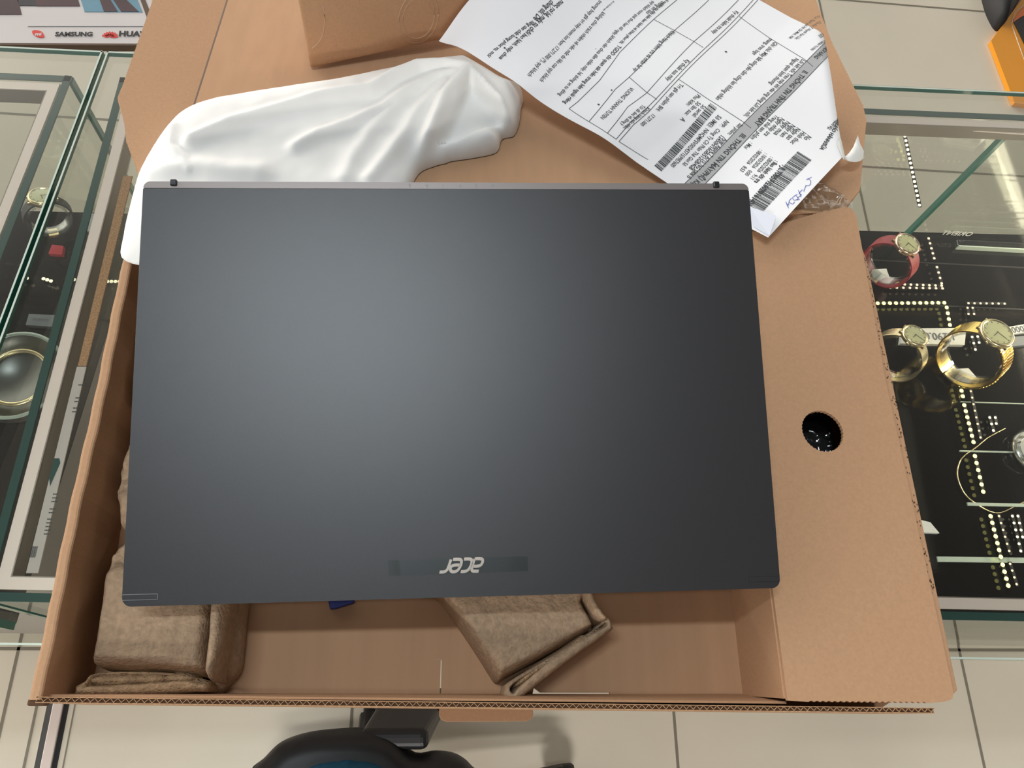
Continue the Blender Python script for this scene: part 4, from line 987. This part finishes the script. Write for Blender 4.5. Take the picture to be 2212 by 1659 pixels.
# grey title bars (footer side toward the upper left)
gb = MB()
def bar(u0, v0, u1, v1, U0, V0, U1, V1):
    a = pxy(u0, v0); b = pxy(u1, v1); c = pxy(U0, V0); d_ = pxy(U1, V1); n = 60; V = []
    for i in range(n+1):
        for j in range(7):
            p = (a*(1-i/n)+b*i/n)*(1-j/6)+(c*(1-i/n)+d_*i/n)*(j/6); V.append(PT(p[0], p[1], .12))
    gb.add(V, [(i*7+j, i*7+j+1, (i+1)*7+j+1, (i+1)*7+j) for i in range(n) for j in range(6)], 0)
B0 = (1795, 79); B1 = (1470, 404); C0 = (1797, 109); C1 = (1498, 418)
bar(1800, 74, 1470, 405, 1806, 103, 1500, 420)
gb.build('title_bar', 'print_grey', sh)
ln = MB()
for P in ([(1800, 74), (1470, 405)], [(1806, 103), (1500, 420)], [(1737, 128), (1756, 144)], [(1603, 262), (1622, 277)],
          [(1637, 0), (1439, 200), (1400, 243), (1368, 270), (1337, 306)], [(1627, 0), (1430, 200), (1397, 234), (1362, 264), (1331, 301)],
          [(1595, 0), (1499, 90), (1397, 201), (1356, 231), (1312, 288)], [(1531, 0), (1457, 66), (1400, 127), (1359, 167), (1329, 193), (1272, 263)],
          [(1462, 0), (1412, 42), (1339, 113), (1295, 174), (1247, 221), (1229, 235)], [(1229, 235), (1272, 263), (1312, 288), (1331, 301)],
          [(1412, 42), (1457, 66), (1499, 90), (1519, 103)], [(1359, 167), (1397, 200), (1419, 215)], [(1597, 36), (1737, 128)], [(1465, 171), (1603, 262)], [(1337, 306), (1400, 345)]):
    if P: pline(ln, P)
ln.build('ruled_lines', 'ink', sh)
# text
ptext('II. THÔNG TIN TÌNH TRẠNG MÁY', 1736, 152, 1628, 268, 1.15, .03)
ptext('KHÁCH HÀNG', 1793, 92, 1757, 124, 1.4, .03)
ptext('III. THÔNG TIN MÁY/PHỤ KIỆN', 1603, 288, 1486, 404, 1.15, .03)
ptext('PHIẾU TIẾP NHẬN BẢO HÀNH/SỬA', 1850, 200, 1770, 322, .95, .04)
ptext('CHỮA DỊCH VỤ.', 1824, 242, 1786, 278, 1.1, .04)
ptext('Lôi kêt nôi: Treo máy khi vào ung dung Lôi kêt nôi,', 1732, 128, 1606, 250, 1.3)
ptext('Ngoai quan bình thuong:', 1718, 125, 1660, 181, 1.3)
ptext('Ghi chú: Máy bât sóng yêu câm công lan không nhân', 1672, 90, 1545, 213, 1.3)
ptext('mang, treo logo', 1662, 83, 1624, 116, 1.3)
ptext('Hà Phú Loi, Thành phô Hô Chí Minh, Viêt', 1776, 26, 1703, 82, 1.3)
ptext('Sô 51/5 Dx Khu 7, Huynh Van Lũy,', 1782, 36, 1716, 84, 1.3)
ptext('VUONG THANH TUYEN', 1795, 74, 1750, 107, 1.25)
ptext('0981253', 1786, 64, 1767, 77, 1.3)
ptext('Trang thái san phâm', 1676, 248, 1620, 298, 1.25)
ptext('Ngày nhâp tra', 1687, 254, 1649, 291, 1.25)
ptext('Ngày mua', 1699, 261, 1670, 289, 1.25)
ptext('Ngày hen', 1710, 268, 1684, 293, 1.25)
ptext('Ngày tao', 1721, 275, 1697, 299, 1.25)
ptext('Hình thuc', 1733, 283, 1706, 308, 1.25)
ptext('No', 1744, 291, 1735, 299, 1.25)
ptext(': Moi', 1620, 306, 1606, 318, 1.3)
ptext(': 08/02/2026   8:53', 1641, 322, 1597, 368, 1.3)
ptext(': 10/03/2026   0:00', 1652, 330, 1608, 377, 1.3)
ptext(': 08/02/2026   9:11', 1664, 338, 1620, 385, 1.3)
ptext(': Bao hành dôi tra', 1674, 346, 1628, 393, 1.3, .03)
ptext(': JLT0057126020161401', 1690, 356, 1612, 440, 1.2, .03)
ptext('San phâm:', 1598, 266, 1571, 289, 1.3)
ptext('Acer Aspire 7 A715 76G 5806 i5', 1565, 298, 1483, 382, 1.35, .02)
ptext('12450H/16GB/512GB/4GB', 1557, 292, 1487, 363, 1.3, .02)
ptext('Công Ty Cô Phân Thê Gioi Sô', 1549, 277, 1473, 355, 1.3)
ptext('NPP:', 1568, 259, 1554, 271, 1.3)
ptext('Sô IMEI:', 1551, 248, 1526, 271, 1.3)
ptext('NHQMFSV0024371599E7600', 1524, 277, 1447, 357, 1.3)
ptext('Sô serial:', 1518, 226, 1494, 250, 1.3)
ptext('Sô lân sua:', 1507, 219, 1478, 246, 1.3)
ptext('Phu kiên:', 1506, 203, 1481, 226, 1.3)
ptext('A', 1474, 253, 1468, 258, 1.3)
ptext('Tri giá san phâm BH:', 1469, 180, 1416, 237, 1.3)
ptext('17.271.000', 1409, 246, 1382, 268, 1.3)
ptext('Ky thuât sua máy', 1483, 128, 1437, 172, 1.3)
ptext('Ky thuât kiêm tra máy', 1589, 23, 1536, 70, 1.3)
ptext('Khách hàng kiêm tra và nhân lai sp', 1451, 66, 1367, 152, 1.3)
ptext('VUONG THANH TUYEN', 1362, 188, 1296, 254, 1.25)
ptext('Tôi dã doc và dông ý', 1388, 226, 1339, 268, 1.3)
ptext('Khách hàng xác nhân:', 1398, 231, 1345, 276, 1.3)
ptext('TGDD chi quan sát hiên trang bên ngoài riêng', 1335, 97, 1216, 222, 1.2, .02)
ptext('ôi vu kiêm tra diêu kiên bao hành và khac phuc lôi,', 1440, -2, 1337, 93, 1.2, .02)
ptext('khách vân chua dên nhân máy, hê thông se tu dông', 1322, 76, 1205, 205, 1.2)
ptext('quý khách vuot quá thoi han 60 ngày,', 1410, 2, 1322, 74, 1.2)
ptext('thông tin sau', 1430, 2, 1395, 27, 1.2)
ptext('không chiu trách nhiêm vê viêc mât du liêu cua quý khách', 1301, 25, 1165, 173, 1.2)
ptext('khi có lôi phân mêm', 1325, 2, 1302, 22, 1.2)
ptext('truong hop giá tri máy muon lon hon: 17.271.000 (*), quý khách', 1295, 0, 1139, 162, 1.2)
ptext('nâng cao chât luong phuc vu, mói', 1150, 45, 1052, 120, 1.25, .025)
ptext('chúng tôi. Dê', 1190, 0, 1151, 40, 1.25, .025)
ptext('bao hành, máy chua', 1133, 72, 1077, 126, 1.25, .025)
ptext('nuoc, roi bê, máy tu chôi', 1212, 0, 1135, 70, 1.25, .025)
for u, v, r_ in ((1568, 112, .9), (1116, 82, .6), (1090, 104, .7), (1321, 195, .6), (1293, 226, .8), (1552, 359, .6), (1522, 388, .9), (1287, 106, .3)):
    p = pxy(u, v); P = [PT(p[0]+r_*math.cos(a)*1.2, p[1]+r_*math.sin(a), .24) for a in np.linspace(0, 2*math.pi, 9, endpoint=False)]; tk.add(P, [tuple(range(9))], 0)
tk.build('printed_text', 'ink', sh)
# barcodes
bc = MB()
def barcode(u0, v0, u1, v1, U, Vv, seed, n):
    rnd = random.Random(seed); a = pxy(u0, v0); b = pxy(u1, v1); c = pxy(U, Vv); hv_ = c-a; s = 0.; ws = []
    while len(ws) < n: ws.append((rnd.choice((1, 1, 2, 3)), rnd.choice((1, 1, 2))))
    tot = sum(x+y for x, y in ws); L = b-a
    for w1, w2 in ws:
        f0 = s/tot; f1 = (s+w1)/tot; s += w1+w2; P = []
        for j in range(4):
            for f_ in (f0, f1): q = a+L*f_+hv_*j/3; P.append(PT(q[0], q[1], .2))
        bc.add(P, [(2*j, 2*j+1, 2*j+3, 2*j+2) for j in range(3)], 0)
barcode(1549, 234, 1428, 371, 1534, 223, 3, 62); bc.build('barcode', 'ink', sh); bc = MB()
barcode(1753, 346, 1640, 466, 1723, 327, 8, 64)
bc.build('barcode', 'ink', sh)
# handwriting in blue ink
hw = MB()
for P in ([(1744, 386), (1751, 391), (1749, 400), (1741, 402)], [(1738, 402), (1746, 404)][:0], [(1753, 383), (1741, 389)], [(1741, 400), (1738, 408), (1736, 414)],
          [(1733, 410), (1726, 418), (1731, 421), (1722, 428)], [(1724, 411), (1728, 420), (1730, 426)], [(1722, 420), (1712, 427), (1716, 433), (1724, 429), (1719, 423)], [(1716, 433), (1727, 431)],
          [(1710, 428), (1704, 436), (1712, 441), (1716, 436)], [(1704, 436), (1703, 444)], [(1700, 440), (1703, 450)], [(1697, 436), (1701, 446)]):
    if len(P) > 1:
        Q = catmull([pxy(*p) for p in P], 4); pline(hw, Q, .42, .26, raw=True)
hw.build('handwriting', 'pen_blue', sh)
# corner of the sheet folded over, showing its bluish back
tri = [pxy(*p) for p in ((1618, 447), (1673, 472), (1661, 511), (1626, 490))]
V = [(p[0], p[1], zP(p[0], p[1])+o_) for p, o_ in zip(tri, (.4, 3.5, .8, .5))]
pm('folded_corner', V, [(0, 1, 2, 3)], 'paper_back', sheet)
# second sheet below, poking out along the lower edge
s2 = [(1330, 300), (1378, 322), (1410, 342), (1424, 370), (1432, 395), (1450, 420), (1560, 430), (1560, 330), (1420, 250)]
Q = [at(u, v, -456)[:2] for u, v in s2]
outl2 = [at(u, v, -458)[:2] for u, v in ((1340, 318), (1378, 340), (1420, 372), (1466, 400), (1540, 430), (1560, 330), (1420, 240))]
o = relief('paper_form', outl2, lambda X, Y, D: np.full(X.shape, -459.)+1.2*np.sin(X*.1), 'paper_back', None, 4., None)
tag(o, 'second paper sheet, its bluish edge showing under the printed repair form', 'paper')
# tape scrap at the right end of the sheet
t = thing('tape_scrap', 'torn piece of whitish masking tape holding the right end of the form', 'tape', tuple(at(1840, 330, -462)))
V = [PT(*pxy(u, v), .5) for u, v in ((1812, 300), (1820, 297), (1829, 333), (1822, 345), (1806, 312))]
pm('stuck_end', V, [(4, 3, 2, 1, 0)], 'tape_white', t)
V = []; Fc = []
top_ = [(1826, 338), (1834, 330), (1843, 318), (1853, 292), (1858, 310), (1866, 326)]; bot_ = [(1818, 339), (1826, 345), (1836, 349), (1848, 350), (1858, 348), (1865, 342)]
for i in range(6):
    f_ = i/5.
    for k_ in range(4):
        a = np.array(top_[i])*(1-k_/3.)+np.array(bot_[i])*(k_/3.); z = -452+7*math.sin(f_*math.pi)*.6-3*f_+2.5*math.sin(k_/3.*math.pi); V.append(at(a[0], a[1], z))
for i in range(5):
    for k_ in range(3): a = i*4+k_; Fc.append((a, a+4, a+5, a+1))
o = pm('loose_end', V, Fc, 'tape_white', t, True)

# ================================================================== CLEAR PLASTIC BAGS
bagP = [at(u, v, -462)[:2] for u, v in ((1610, 520), (1640, 478), (1700, 430), (1740, 400), (1770, 396), (1800, 412), (1822, 424), (1836, 446), (1822, 470), (1760, 500), (1700, 520))]
def hbag(X, Y, D):
    k = np.clip(D/10, 0, 1); n_ = 1-np.abs(nz(X, Y, .045, 3., 2))*2.2; n2 = 1-np.abs(nz(X, Y, .11, 7., 2))*2
    return np.where(Y > BY1-4, -456-(Y-BY1)*.17, -456.5)+k*(4.*np.clip(n_, 0, 1)+2.5*np.clip(n2, 0, 1))*np.clip((Y-318)/20, 0, 1)
o = relief('plastic_bag', catmull(bagP, 4, True), lambda X, Y, D: np.where(Y < 337, np.minimum(hbag(X, Y, D), -456.6), hbag(X, Y, D)), 'clear_plastic', None, 1.3, None)
tag(o, 'crumpled clear plastic bag between the paper form and the compartment cover', 'bag')
# charger in a bag inside the accessory compartment, seen through the hole
cc = (hc[0], hc[1]); t = thing('charger', 'black power adapter in clear plastic seen through the round hole', 'charger', (cc[0], cc[1], BF))
m = MB(); m.box(cc[0]-32, cc[0]+28, cc[1]-50, cc[1]+55, BF+.2, BF+28); m.build('adapter', 'near_black', t, bevel=5, seg=3)
o = relief('bag', disc_xy(cc, 36, 30), lambda X, Y, D: BF+32+np.clip(D/8, 0, 1)*(7*(1-np.abs(nz(X, Y, .05, 33., 2))*2.4)+3*(1-np.abs(nz(X, Y, .13, 4., 2))*2)), 'clear_plastic', t, 1.3, None)
